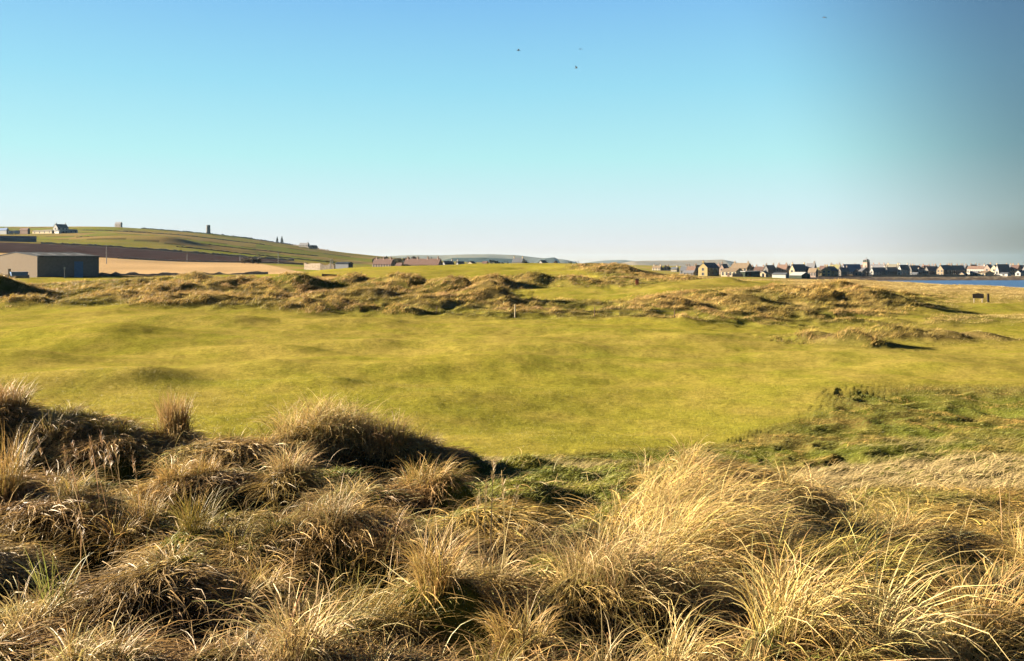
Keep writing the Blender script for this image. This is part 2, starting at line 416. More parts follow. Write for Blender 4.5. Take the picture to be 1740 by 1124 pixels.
def grid_mesh(name, V, faces_quads, cols=None, mat=None, smooth=True):
    me = bpy.data.meshes.new(name)
    nv, nf = len(V), len(faces_quads)
    k = faces_quads.shape[1]
    me.vertices.add(nv); me.vertices.foreach_set('co', V.astype(np.float32).ravel())
    me.loops.add(nf * k); me.loops.foreach_set('vertex_index', faces_quads.astype(np.int32).ravel())
    me.polygons.add(nf)
    me.polygons.foreach_set('loop_start', np.arange(0, nf * k, k, dtype=np.int32))
    if smooth: me.polygons.foreach_set('use_smooth', np.ones(nf, bool))
    me.update(calc_edges=True)
    if cols is not None:
        a = me.color_attributes.new('col', 'FLOAT_COLOR', 'POINT')
        c = np.ones((nv, 4), np.float32); c[:, :cols.shape[1]] = cols; c[:, :3] *= ALB
        a.data.foreach_set('color', c.ravel())
    if mat: me.materials.append(mat)
    o = bpy.data.objects.new(name, me)
    COL.objects.link(o)
    return o


# ------------------------------------------------------------------ materials
MATS = {}


def nodes_of(name):
    m = bpy.data.materials.new(name); m.use_nodes = True
    t = m.node_tree
    b = t.nodes['Principled BSDF']
    b.inputs['Specular IOR Level'].default_value = 0.15
    return m, t, b


def ground_mat():
    m, t, b = nodes_of('turf')
    N, L = t.nodes, t.links
    at_ = N.new('ShaderNodeAttribute'); at_.attribute_name = 'col'
    geo = N.new('ShaderNodeNewGeometry')

    def nz(scale, detail, rough=0.6):
        n = N.new('ShaderNodeTexNoise'); n.inputs['Scale'].default_value = scale
        n.inputs['Detail'].default_value = detail; n.inputs['Roughness'].default_value = rough
        L.new(geo.outputs['Position'], n.inputs['Vector'])
        return n
    n1 = nz(9.0, 6, 0.75); n2 = nz(0.7, 5, 0.65)
    r1 = N.new('ShaderNodeMapRange'); r1.inputs['From Min'].default_value = 0.3; r1.inputs['From Max'].default_value = 0.7
    r1.inputs['To Min'].default_value = 0.62; r1.inputs['To Max'].default_value = 1.38
    L.new(n1.outputs[0], r1.inputs[0])
    r2 = N.new('ShaderNodeMapRange'); r2.inputs['From Min'].default_value = 0.3; r2.inputs['From Max'].default_value = 0.7
    r2.inputs['To Min'].default_value = 0.92; r2.inputs['To Max'].default_value = 1.08
    L.new(n2.outputs[0], r2.inputs[0])
    mm = N.new('ShaderNodeMath'); mm.operation = 'MULTIPLY'
    n4 = nz(2.6, 4, 0.7)
    r4 = N.new('ShaderNodeMapRange'); r4.inputs['From Min'].default_value = 0.3; r4.inputs['From Max'].default_value = 0.7
    r4.inputs['To Min'].default_value = 0.78; r4.inputs['To Max'].default_value = 1.22
    L.new(n4.outputs[0], r4.inputs[0])
    m0 = N.new('ShaderNodeMath'); m0.operation = 'MULTIPLY'
    L.new(r1.outputs[0], m0.inputs[0]); L.new(r4.outputs[0], m0.inputs[1])
    L.new(m0.outputs[0], mm.inputs[0]); L.new(r2.outputs[0], mm.inputs[1])
    mx = N.new('ShaderNodeVectorMath'); mx.operation = 'SCALE'
    L.new(at_.outputs['Color'], mx.inputs[0]); L.new(mm.outputs[0], mx.inputs['Scale'])
    L.new(mx.outputs[0], b.inputs['Base Color'])
    n3 = nz(5.0, 8, 0.8)
    bp = N.new('ShaderNodeBump'); bp.inputs['Strength'].default_value = 0.8; bp.inputs['Distance'].default_value = 0.05
    L.new(n3.outputs[0], bp.inputs['Height']); L.new(bp.outputs[0], b.inputs['Normal'])
    b.inputs['Roughness'].default_value = 0.95
    b.inputs['Specular IOR Level'].default_value = 0.0
    b.inputs['Sheen Weight'].default_value = 0.0
    return m


def blade_mat():
    m, t, b = nodes_of('grass_blade')
    N, L = t.nodes, t.links
    a = N.new('ShaderNodeAttribute'); a.attribute_name = 'col'
    L.new(a.outputs['Color'], b.inputs['Base Color'])
    b.inputs['Roughness'].default_value = 0.55
    b.inputs['Specular IOR Level'].default_value = 0.25
    tr = N.new('ShaderNodeBsdfTranslucent'); L.new(a.outputs['Color'], tr.inputs[0])
    mx = N.new('ShaderNodeMixShader'); mx.inputs[0].default_value = 0.3
    L.new(b.outputs[0], mx.inputs[1]); L.new(tr.outputs[0], mx.inputs[2])
    L.new(mx.outputs[0], t.nodes['Material Output'].inputs[0])
    return m


TURF = ground_mat()
BLADE = blade_mat()

C = dict(fair=(0.265, 0.235, 0.036), fair2=(0.20, 0.195, 0.03), dry=(0.30, 0.235, 0.065), rough=(0.15, 0.115, 0.035), straw=(0.27, 0.20, 0.075), green=(0.085, 0.095, 0.016),
         field=(0.44, 0.31, 0.165), plough=(0.05, 0.034, 0.034), hillg=(0.165, 0.18, 0.03), hillt=(0.25, 0.18, 0.07), hilld=(0.055, 0.05, 0.025), sand=(0.22, 0.18, 0.12), rock=(0.08, 0.065, 0.055),
         earth=(0.04, 0.028, 0.014))
C = {k: np.array(v) for k, v in C.items()}


def mix(a, b, t):
    t = np.asarray(t)[..., None]
    return a * (1 - t) + b * t


def ground_cols(x, y, z, mown):
    r = np.hypot(x, y)
    X = 870 + F * x / np.maximum(y, 3)
    n1 = fbm(x, y, 9, 3, 81); n2 = fbm(x, y, 2.2, 3, 82); n3 = fbm(x, y, 30, 2, 83)
    # rough dune ground
    c = mix(np.broadcast_to(C['rough'], x.shape + (3,)), C['straw'], np.clip(0.35 + 1.2 * n2 + 0.8 * n1, 0, 1))
    c = mix(c, C['green'], np.clip(0.15 + 1.5 * n1 - 0.6 * n2, 0, 0.85) * (1 - sst(150, 190, r)))
    hr = sst(-0.12, 0.28, z - zbase(x, y) + 0.15 * noise(x / 1.5, y / 1.5, 47))
    c = mix(c, C['fair2'] * 0.85, (1 - hr) * 0.75 * sst(40, 52, r) * (1 - sst(150, 190, r)))
    # pale flat links on the seaward side
    c = mix(c, C['dry'] * 1.15, sst(1560, 1700, X) * sst(62, 76, y) * 0.75)
    c = mix(c, np.array([0.34, 0.25, 0.10]), np.clip(sst(1215, 1290, X) * sst(96, 112, y) * (1 - sst(300, 380, y)) * (0.85 + 0.6 * n1), 0, 1))
    # mown turf
    f = mix(np.broadcast_to(C['fair'], x.shape + (3,)), C['fair2'], np.clip(0.4 + 0.6 * n1 + 0.8 * n2, 0, 1))
    f = mix(f, C['dry'], np.clip(0.2 + 0.9 * n3 - 0.7 * n2, 0, 0.6))
    c = mix(c, f, mown)
    # rough by the fairway
    mid = sst(14, 17, r) * (1 - sst(30, 36, r)) * (1 - mown)
    c = mix(c, mix(np.broadcast_to(C['green'] * 1.15, x.shape + (3,)), C['rough'], np.clip(0.3 + 1.6 * n2, 0, 1)), mid)
    # under the long grass
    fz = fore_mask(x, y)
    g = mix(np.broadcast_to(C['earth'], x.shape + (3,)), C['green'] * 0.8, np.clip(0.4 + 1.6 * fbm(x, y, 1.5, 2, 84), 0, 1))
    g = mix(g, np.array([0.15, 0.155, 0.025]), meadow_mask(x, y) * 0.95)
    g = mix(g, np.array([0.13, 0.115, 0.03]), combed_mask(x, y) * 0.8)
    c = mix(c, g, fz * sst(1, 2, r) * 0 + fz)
    # farm land
    strw = sst(219, 223, y) * (1 - sst(328, 332, y)) * (1 - sst(520, 535, X + (y - 225) * 0.85))
    c = mix(c, C['field'] * (1 + 0.25 * n3[..., None]), strw)
    pl = sst(332, 335, y) * (1 - sst(466, 470, y)) * (1 - sst(480, 510, X))
    c = mix(c, C['plough'] * (1 + 0.5 * n1[..., None]), pl)
    hill = sst(470, 474, y) * (1 - sst(690, 760, X))
    band = np.floor((y - 470) / 95.0 + 0.25 * noise(x / 170, y / 400, 85)) * 3.1 + np.floor((x + 0.3 * y) / 140.0) * 1.7
    k = 0.5 + 0.5 * np.sin(band * 5.3)
    hc = mix(np.broadcast_to(C['hillg'], x.shape + (3,)), C['hillt'], np.clip(0.5 + 1.1 * (k - 0.5) + 1.0 * fbm(x, y, 60, 3, 86), 0, 1))
    hc = mix(hc, C['hilld'] * 1.5, np.clip(2.2 * fbm(x, y * 0.5, 40, 3, 87) - 0.45, 0, 0.7))
    edge = np.abs((y - 470) / 95.0 + 0.25 * noise(x / 170, y / 400, 85) - np.round((y - 470) / 95.0 + 0.25 * noise(x / 170, y / 400, 85))) < 0.035
    hc = mix(hc, C['hilld'], np.where(edge, 0.85, 0.0))
    c = mix(c, hc, hill)
    # mid band between farm land and town
    fl = sst(219, 223, y) * np.maximum(sst(512, 530, X), sst(520, 535, X + (y - 225) * 0.85) * (y < 331)) * (1 - hill)
    c = mix(c, mix(np.broadcast_to(C['hillg'] * 1.1, x.shape + (3,)), C['hillt'] * 1.2, np.clip(0.5 + n3 * 1.5, 0, 1)), fl * (1 - sst(1250, 1300, X) * 0))
    # shore
    sh = (1 - sst(1.6, 2.6, z)) * (r > 120)
    c = mix(c, mix(np.broadcast_to(C['sand'], x.shape + (3,)), C['rock'], np.clip(0.4 + 1.8 * n2 + sst(1290, 1330, X) * (1 - sst(430, 470, y)) * 0.8, 0, 1)), sh * (r < 1200))
    c = np.where((r > 1400)[..., None], np.array([0.10, 0.095, 0.04]), c)
    return np.clip(c, 0.004, 1)


def build_ground():
    a_in = np.linspace(-36, 36, 1000)
    a_out = np.concatenate([np.linspace(36, 60, 60)[1:], np.linspace(60, 300, 90)[1:], np.linspace(300, 324, 60)[1:-1]])
    ang = np.radians(np.concatenate([a_in, a_out]))
    rad = [0.25]
    while rad[-1] < 6200:
        q = rad[-1]
        f = 0.06 if q < 2 else 0.011 if q < 18 else 0.012 if q < 48 else 0.0058 if q < 112 else 0.009 if q < 500 else 0.015 if q < 1300 else 0.12
        rad.append(q * (1 + f))
    rad = np.array(rad)
    A, Rr = np.meshgrid(ang, rad)
    x = (np.sin(A) * Rr).ravel(); y = (np.cos(A) * Rr).ravel()
    mw = mown_mask(x, y)
    z = height(x, y, mw)
    cols = ground_cols(x, y, z, mw)
    nr, na = len(rad), len(ang)
    i, j = np.meshgrid(np.arange(nr - 1), np.arange(na), indexing='ij')
    j2 = (j + 1) % na
    Q = np.stack([i * na + j, (i + 1) * na + j, (i + 1) * na + j2, i * na + j2], -1).reshape(-1, 4)
    V = np.stack([x, y, z], -1)
    # centre fan as one extra ring of triangles folded into quads
    V = np.vstack([V, [[0, 0, z[:na].mean()]]])
    cols = np.vstack([cols, cols[:1]])
    jj = np.arange(0, na - 1, 2)
    cq = np.stack([np.full(len(jj), nr * na), jj, (jj + 1) % na, (jj + 2) % na], -1)
    o = grid_mesh('ground', V, np.vstack([Q, cq]), cols, TURF)
    return tag(o, kind='structure')


print('ground...')
build_ground()

# sea
def build_sea():
    m, t, b = nodes_of('sea_water')
    N, L = t.nodes, t.links
    b.inputs['Base Color'].default_value = (0.024, 0.07, 0.16, 1)
    b.inputs['Roughness'].default_value = 0.5
    b.inputs['Specular IOR Level'].default_value = 0.25
    geo = N.new('ShaderNodeNewGeometry')
    n = N.new('ShaderNodeTexNoise'); n.inputs['Scale'].default_value = 0.35; n.inputs['Detail'].default_value = 6
    L.new(geo.outputs['Position'], n.inputs['Vector'])
    bp = N.new('ShaderNodeBump'); bp.inputs['Strength'].default_value = 1.0; bp.inputs['Distance'].default_value = 0.9
    L.new(n.outputs[0], bp.inputs['Height']); L.new(bp.outputs[0], b.inputs['Normal'])
    P = [at(1380, 150), at(3300, 150), at(3300, 700), at(1380, 520)]
    V = np.array([(p[0], p[1], 0.0) for p in P])
    o = grid_mesh('sea', V, np.array([[0, 1, 2, 3]]), None, m)
    tag(o, kind='structure')


build_sea()


# ------------------------------------------------------------------ grass
_fx0, _fy0, _fs = -30.0, 0.4, 0.05
_fxs = np.arange(_fx0, 32, _fs); _fys = np.arange(_fy0, 40, _fs)
_FX, _FY = np.meshgrid(_fxs, _fys)
_FH = height(_FX.ravel(), _FY.ravel()).reshape(_FX.shape)


def hgt(x, y):
    """Ground height, from a fine grid near the camera."""
    fx = np.clip((x - _fx0) / _fs, 0, len(_fxs) - 1.001); fy = np.clip((y - _fy0) / _fs, 0, len(_fys) - 1.001)
    i = fx.astype(int); j = fy.astype(int); fx = fx - i; fy = fy - j
    return (_FH[j, i] * (1 - fx) + _FH[j, i + 1] * fx) * (1 - fy) + (_FH[j + 1, i] * (1 - fx) + _FH[j + 1, i + 1] * fx) * fy


def blades(x, y, L, head, th0, th1, wid, col, seg=4, z=None, ground=None, tip=None, bendp=1.2, yaw=0.0):
    """Ribbon blades: each leaves its root th0 from the vertical and ends th1 from it, leaning towards head.
    Returns vertices, quads, colours."""
    n = len(x)
    if z is None: z = hgt(x, y)
    t = np.arange(1, seg + 1) / seg
    th = th0[:, None] + (th1 - th0)[:, None] * (t[None, :] - 0.5 / seg) ** bendp
    st = L[:, None] / seg
    hd = head[:, None] + yaw * t[None, :] if np.isscalar(yaw) else head[:, None] + yaw[:, None] * t[None, :]
    px = x[:, None] + np.concatenate([np.zeros((n, 1)), np.cumsum(np.sin(th) * np.cos(hd) * st, 1)], 1)
    py = y[:, None] + np.concatenate([np.zeros((n, 1)), np.cumsum(np.sin(th) * np.sin(hd) * st, 1)], 1)
    pz = (z - 0.02)[:, None] + np.concatenate([np.zeros((n, 1)), np.cumsum(np.cos(th) * st, 1)], 1)
    if ground is not None:
        g = ground(px.ravel(), py.ravel()).reshape(px.shape)
        lift = 0.012 + 0.03 * rng.random((n, 1)) * np.arange(seg + 1)[None, :] / seg
        pz[:, 1:] = np.maximum(pz[:, 1:], (g + lift)[:, 1:])
    # width runs across the heading, with a random roll
    roll = rng.normal(0, 0.5, n)
    wx, wy, wz = -np.sin(head) * np.cos(roll), np.cos(head) * np.cos(roll), np.sin(roll)
    prof = np.concatenate([[0.75], np.where(t < 0.55, 1.0, 1.0 - (t - 0.55) / 0.45 * 0.82)])
    hw = 0.5 * wid[:, None] * prof[None, :]
    P = np.stack([px, py, pz], -1)
    W = np.stack([wx, wy, wz], -1)[:, None, :] * hw[..., None]
    V = np.stack([P - W, P + W], 2).reshape(-1, 3)
    k = np.arange(seg)
    q = np.stack([2 * k, 2 * k + 1, 2 * k + 3, 2 * k + 2], -1)
    Q = (np.arange(n)[:, None, None] * (2 * (seg + 1)) + q[None]).reshape(-1, 4)
    cc = np.repeat(col[:, None, :], seg + 1, 1)
    if tip is not None:
        tt = np.linspace(0, 1, seg + 1)[None, :, None]
        cc = cc * (1 - tt) + tip[:, None, :] * tt
    cc = np.repeat(cc[:, :, None, :], 2, 2).reshape(-1, 3)
    return V, Q, cc


def join(parts):
    V, Q, Cc, o = [], [], [], 0
    for v, q, c in parts:
        V.append(v); Q.append(q + o); Cc.append(c); o += len(v)
    return np.vstack(V), np.vstack(Q), np.vstack(Cc)


G = dict(gold=(0.46, 0.31, 0.085), pale=(0.54, 0.42, 0.20), tan=(0.40, 0.255, 0.105), olive=(0.15, 0.14, 0.03), green=(0.15, 0.175, 0.026), rust=(0.23, 0.125, 0.06), grey=(0.22, 0.185, 0.085), brown=(0.13, 0.08, 0.04))
G = {k: np.array(v) for k, v in G.items()}


def vary(c, n, s=0.22):
    return np.clip(c * np.exp(rng.normal(0, s, (n, 1))) * np.exp(rng.normal(0, 0.06, (n, 3))), 0.005, 0.8)


def in_view(x, y, pad=0.06):
    return (y > 0.8) & (np.abs(x) < (0.602 + pad) * y + 1.2)


# the spots of the tussocks of long grass in front
def scatter(n, y0, y1, pw=2.0):
    """Random plan points inside the view fan between two distances, evenly per area."""
    y = (y0 ** pw + (y1 ** pw - y0 ** pw) * rng.random(n)) ** (1 / pw)
    x = (rng.random(n) * 2 - 1) * (0.66 * y + 1.2)
    return x, y


WIND = -0.12


def tussock(cx, cy, n, rad, L, spread, c1, c2, lean=0.5, up=0.25, wid=0.0038, seg=5, droop=(1.5, 2.5), ground=hgt):
    """A fountain of long blades round (cx, cy): outward plus the push of the wind to the right."""
    a = rng.random(n) * 2 * np.pi
    rr = rad * np.sqrt(rng.random(n))
    x = cx + rr * np.cos(a); y = cy + rr * np.sin(a)
    vx = np.cos(a) * spread + math.cos(WIND) * lean + rng.normal(0, 0.36, n)
    vy = np.sin(a) * spread + math.sin(WIND) * lean + rng.normal(0, 0.36, n)
    head = np.arctan2(vy, vx)
    mag = np.clip(np.hypot(vx, vy), 0, 1.4)
    th0 = up * (0.3 + rng.random(n)) * (0.5 + 0.5 * mag)
    th1 = np.clip(rng.uniform(droop[0], droop[1], n) * (0.45 + 0.55 * mag), 0.15, 2.9)
    ll = L * (0.25 + 0.95 * rng.random(n) ** 0.8) * np.where(rng.random(n) < 0.04, 1.25, 1.0)
    k = rng.random(n)
    col = vary(c1 * (1 - k[:, None]) + c2 * k[:, None], n)
    tip = np.clip(col * 1.12 + 0.01, 0, 0.8)
    return blades(x, y, ll, head, th0, th1, wid * rng.uniform(0.6, 1.3, n), col * np.array([0.9, 0.95, 0.85]), seg, None, ground, tip, rng.uniform(0.9, 1.9, (n, 1)), rng.normal(0, 0.5, n))


def tone(x, y):
    """Colour pair of the long grass growing at a spot."""
    k = float(noise(np.array([x / 1.7]), np.array([y / 1.7]), 91)[0]); k2 = float(noise(np.array([x / 0.8]), np.array([y / 0.8]), 92)[0])
    right = float(sst(0.2, 2.0, x))
    if k2 > 0.32: return G['tan'], G['pale']
    if k > 0.25: return G['gold'], G['pale']
    if k < -0.35: return G['olive'], G['gold'] * 0.8
    if k2 < -0.35: return G['grey'], G['tan']
    return (G['gold'], G['pale']) if random.random() < 0.35 + 0.5 * right else (G['tan'], G['gold'])


def _box(a, k):
    c = np.cumsum(np.pad(a, ((k + 1, k), (0, 0)), mode='edge'), 0); a = (c[2 * k + 1:] - c[:-2 * k - 1]) / (2 * k + 1)
    c = np.cumsum(np.pad(a, ((0, 0), (k + 1, k)), mode='edge'), 1); return (c[:, 2 * k + 1:] - c[:, :-2 * k - 1]) / (2 * k + 1)


_FR = _FH - _box(_box(_FH, 11), 11)       # height over the ground round about


def hump(x, y):
    """How far a spot stands over its surroundings: below 0 in a hollow."""
    i = np.clip(((x - _fx0) / _fs).astype(int), 0, len(_fxs) - 1); j = np.clip(((y - _fy0) / _fs).astype(int), 0, len(_fys) - 1)
    return _FR[j, i]


def slope(x, y, e=0.07):
    return (hgt(x + e, y) - hgt(x - e, y)) / (2 * e), (hgt(x, y + e) - hgt(x, y - e)) / (2 * e)


def marram():
    parts = []
    # short turf under everything, green in the hollows
    x, y = scatter(380000, 2.2, 18)
    m = rng.random(len(x)) < fore_mask(x, y)
    x, y = x[m], y[m]; n = len(x)
    hp = sst(-0.1, 0.12, hump(x, y))
    Xc = 870 + F * x / y
    gk = np.clip(0.85 + 1.5 * fbm(x, y, 1.5, 2, 93) + 0.5 * sst(7, 10, y) * sst(700, 780, Xc) - 0.4 * hp, 0, 1)[:, None]
    tk = np.clip(0.5 + 1.6 * fbm(x, y, 0.7, 2, 94), 0, 1)[:, None]
    c = G['brown'] * 1.2 * (1 - tk) + G['gold'] * 0.7 * tk
    c = c * (1 - gk * 0.9) + G['green'] * gk * 0.9
    mk = meadow_mask(x, y)[:, None] * 0.95
    gl = np.clip(0.5 + 1.5 * fbm(x, y, 1.0, 2, 104), 0, 1)[:, None]
    c = c * (1 - mk) + (np.array([0.27, 0.25, 0.045]) * gl + np.array([0.15, 0.18, 0.025]) * (1 - gl)) * mk
    c = np.clip(c * np.exp(rng.normal(0, 0.3, (n, 1))), 0.005, 0.7)
    hd = WIND + rng.normal(0, 0.9, n)
    parts.append(blades(x, y, rng.uniform(0.05, 0.13, n), hd, rng.uniform(0.2, 0.9, n), rng.uniform(1.0, 2.2, n), rng.uniform(0.003, 0.006, n) * (0.6 + y / 9), c, 3, None, hgt))
    # long thatch combed down over the mounds
    x, y = scatter(560000, 2.2, 15.5)
    hp = hump(x, y)
    gx, gy = slope(x, y)
    st = np.hypot(gx, gy)
    Xc = 870 + F * x / y
    meadow = meadow_mask(x, y); flat = combed_mask(x, y)
    m = rng.random(len(x)) < fore_mask(x, y) * np.maximum(sst(-0.03, 0.11, hp + 0.05 * noise(x / 0.6, y / 0.6, 97)), 0.9 * flat) * (1 - 0.96 * meadow)
    x, y, gx, gy, flat = x[m], y[m], gx[m], gy[m], flat[m]; n = len(x)
    right = sst(-1.5, 2.5, x)
    vx = (0.22 + 0.38 * right) - gx * 0.9 + 0.3 * noise(x / 0.5, y / 0.5, 98); vy = -0.14 - gy * 0.9 + 0.3 * noise(x / 0.5, y / 0.5, 99)
    hd = np.arctan2(vy, vx) + rng.normal(0, 0.42, n) + np.where(rng.random(n) < 0.12, rng.uniform(-2.5, 2.5, n), 0)
    tk = np.clip(0.45 + 0.45 * right + 1.5 * fbm(x, y, 1.2, 2, 100), 0, 1)[:, None]
    gk = np.clip(0.08 + 1.6 * fbm(x, y, 1.6, 2, 101), 0, 1)[:, None]
    c = G['tan'] * (1 - tk) + (G['gold'] * 1.05) * tk
    c = c * (1 - gk * 0.75) + G['olive'] * gk * 0.75
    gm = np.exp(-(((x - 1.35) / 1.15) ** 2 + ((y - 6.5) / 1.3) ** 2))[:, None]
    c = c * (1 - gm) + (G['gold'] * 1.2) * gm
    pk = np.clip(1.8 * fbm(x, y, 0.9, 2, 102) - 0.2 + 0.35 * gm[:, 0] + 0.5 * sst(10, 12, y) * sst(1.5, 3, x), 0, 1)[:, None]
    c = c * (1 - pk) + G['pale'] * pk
    fk = (flat * 0.75)[:, None]; ok_ = np.clip(0.5 + 1.6 * fbm(x, y, 1.8, 2, 105), 0, 1)[:, None]
    c = c * (1 - fk) + (np.array([0.22, 0.19, 0.04]) * ok_ + G['gold'] * 0.9 * (1 - ok_)) * fk
    rk = np.clip(2.2 * fbm(x, y, 0.8, 2, 103) - 0.85, 0, 1)[:, None]
    c = c * (1 - rk) + G['rust'] * rk
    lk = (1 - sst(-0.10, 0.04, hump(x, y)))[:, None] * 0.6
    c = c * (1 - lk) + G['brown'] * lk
    c = np.clip(c * np.exp(rng.normal(0, 0.33, (n, 1))), 0.005, 0.75)
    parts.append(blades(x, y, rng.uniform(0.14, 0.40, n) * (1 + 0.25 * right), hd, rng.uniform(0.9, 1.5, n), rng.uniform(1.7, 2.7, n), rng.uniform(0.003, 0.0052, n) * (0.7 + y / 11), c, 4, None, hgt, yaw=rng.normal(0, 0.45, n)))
    # tussocks crowning the mounds, a few loose ones between
    pts = []
    for mx, my, mh, mr_ in MOUNDS:
        right = float(sst(-0.8, 2.2, mx))
        if max(meadow_mask(np.array([mx]), np.array([my]))[0], 0.8 * combed_mask(np.array([mx]), np.array([my]))[0]) > random.random(): continue
        if fore_mask(np.array([mx]), np.array([my]))[0] > 0.3 and random.random() < 0.33 + 0.1 * right:
            pts.append((mx + random.uniform(-0.5, 0.2) * mr_, my + random.uniform(-0.4, 0.4) * mr_, mr_))
    for X, Y, D, rx, ry in HUMM:
        cx, cy = at(X, D)
        for k in range(int(rx * ry * 4) + 1):
            pts.append((cx + random.gauss(0, 0.4) * rx, cy + random.gauss(0, 0.4) * ry, 0.3))
    X, Y = scatter(90, 3.0, 13.0)
    ok = np.maximum(meadow_mask(X, Y), combed_mask(X, Y)) < 0.4
    pts += [(a_, b_, 0.15) for a_, b_ in zip(X[ok], Y[ok])]
    print('tussocks', len(pts))
    for px, py, mr_ in pts:
        c1, c2 = tone(px, py)
        right = float(sst(-0.8, 2.2, px))
        k = random.random()
        n = int((150 + 230 * k) * (1.0 if py < 9 else 0.8))
        upright = random.random() < 0.16 * (1 - right) and py > 5
        if py < 4.8: n = int(n * 0.75)
        parts.append(tussock(px, py, n, 0.04 + 0.06 * random.random() + 0.10 * mr_, (0.24 + 0.20 * random.random() + 0.09 * right), 0.7, c1, c2,
                             lean=0.15 + 0.5 * right, up=0.25 if upright else 0.4 + 0.35 * random.random(), wid=0.0034 * (1 if py < 8 else 1.35), droop=(0.7, 2.3) if upright else (1.9, 3.0)))
    # single arching bents, broken straws and litter
    x, y = scatter(2600, 2.4, 13)
    m = rng.random(len(x)) < fore_mask(x, y) * 0.6 * (1 - 0.9 * meadow_mask(x, y)) * (1 - 0.6 * combed_mask(x, y))
    x, y = x[m], y[m]; n = len(x)
    hd = WIND + rng.normal(0, 0.8, n) + np.where(rng.random(n) < 0.2, np.pi, 0)
    parts.append(blades(x, y, rng.uniform(0.2, 0.5, n) * (1 + 0.5 * sst(-0.5, 2.0, x)), hd, rng.uniform(0.1, 0.9, n), rng.uniform(1.7, 2.9, n), rng.uniform(0.003, 0.005, n), vary(G['pale'], n, 0.3), 6, None, hgt, bendp=rng.uniform(1.2, 4.0)))
    x, y = scatter(5000, 2.4, 11)
    m = rng.random(len(x)) < fore_mask(x, y)
    x, y = x[m], y[m]; n = len(x)
    parts.append(blades(x, y, rng.uniform(0.15, 0.5, n), rng.uniform(-3.1, 3.1, n), rng.uniform(0.9, 1.5, n), rng.uniform(1.3, 1.8, n), rng.uniform(0.003, 0.006, n), vary(G['pale'], n, 0.4), 3, None, hgt))
    V, Q, Cc = join(parts)
    print('marram verts', len(V))
    o = grid_mesh('marram_grass', V, Q, Cc, BLADE, smooth=False)
    tag(o, 'long straw coloured marram grass covering the hummocks of the near dune', 'grass', kind='stuff')


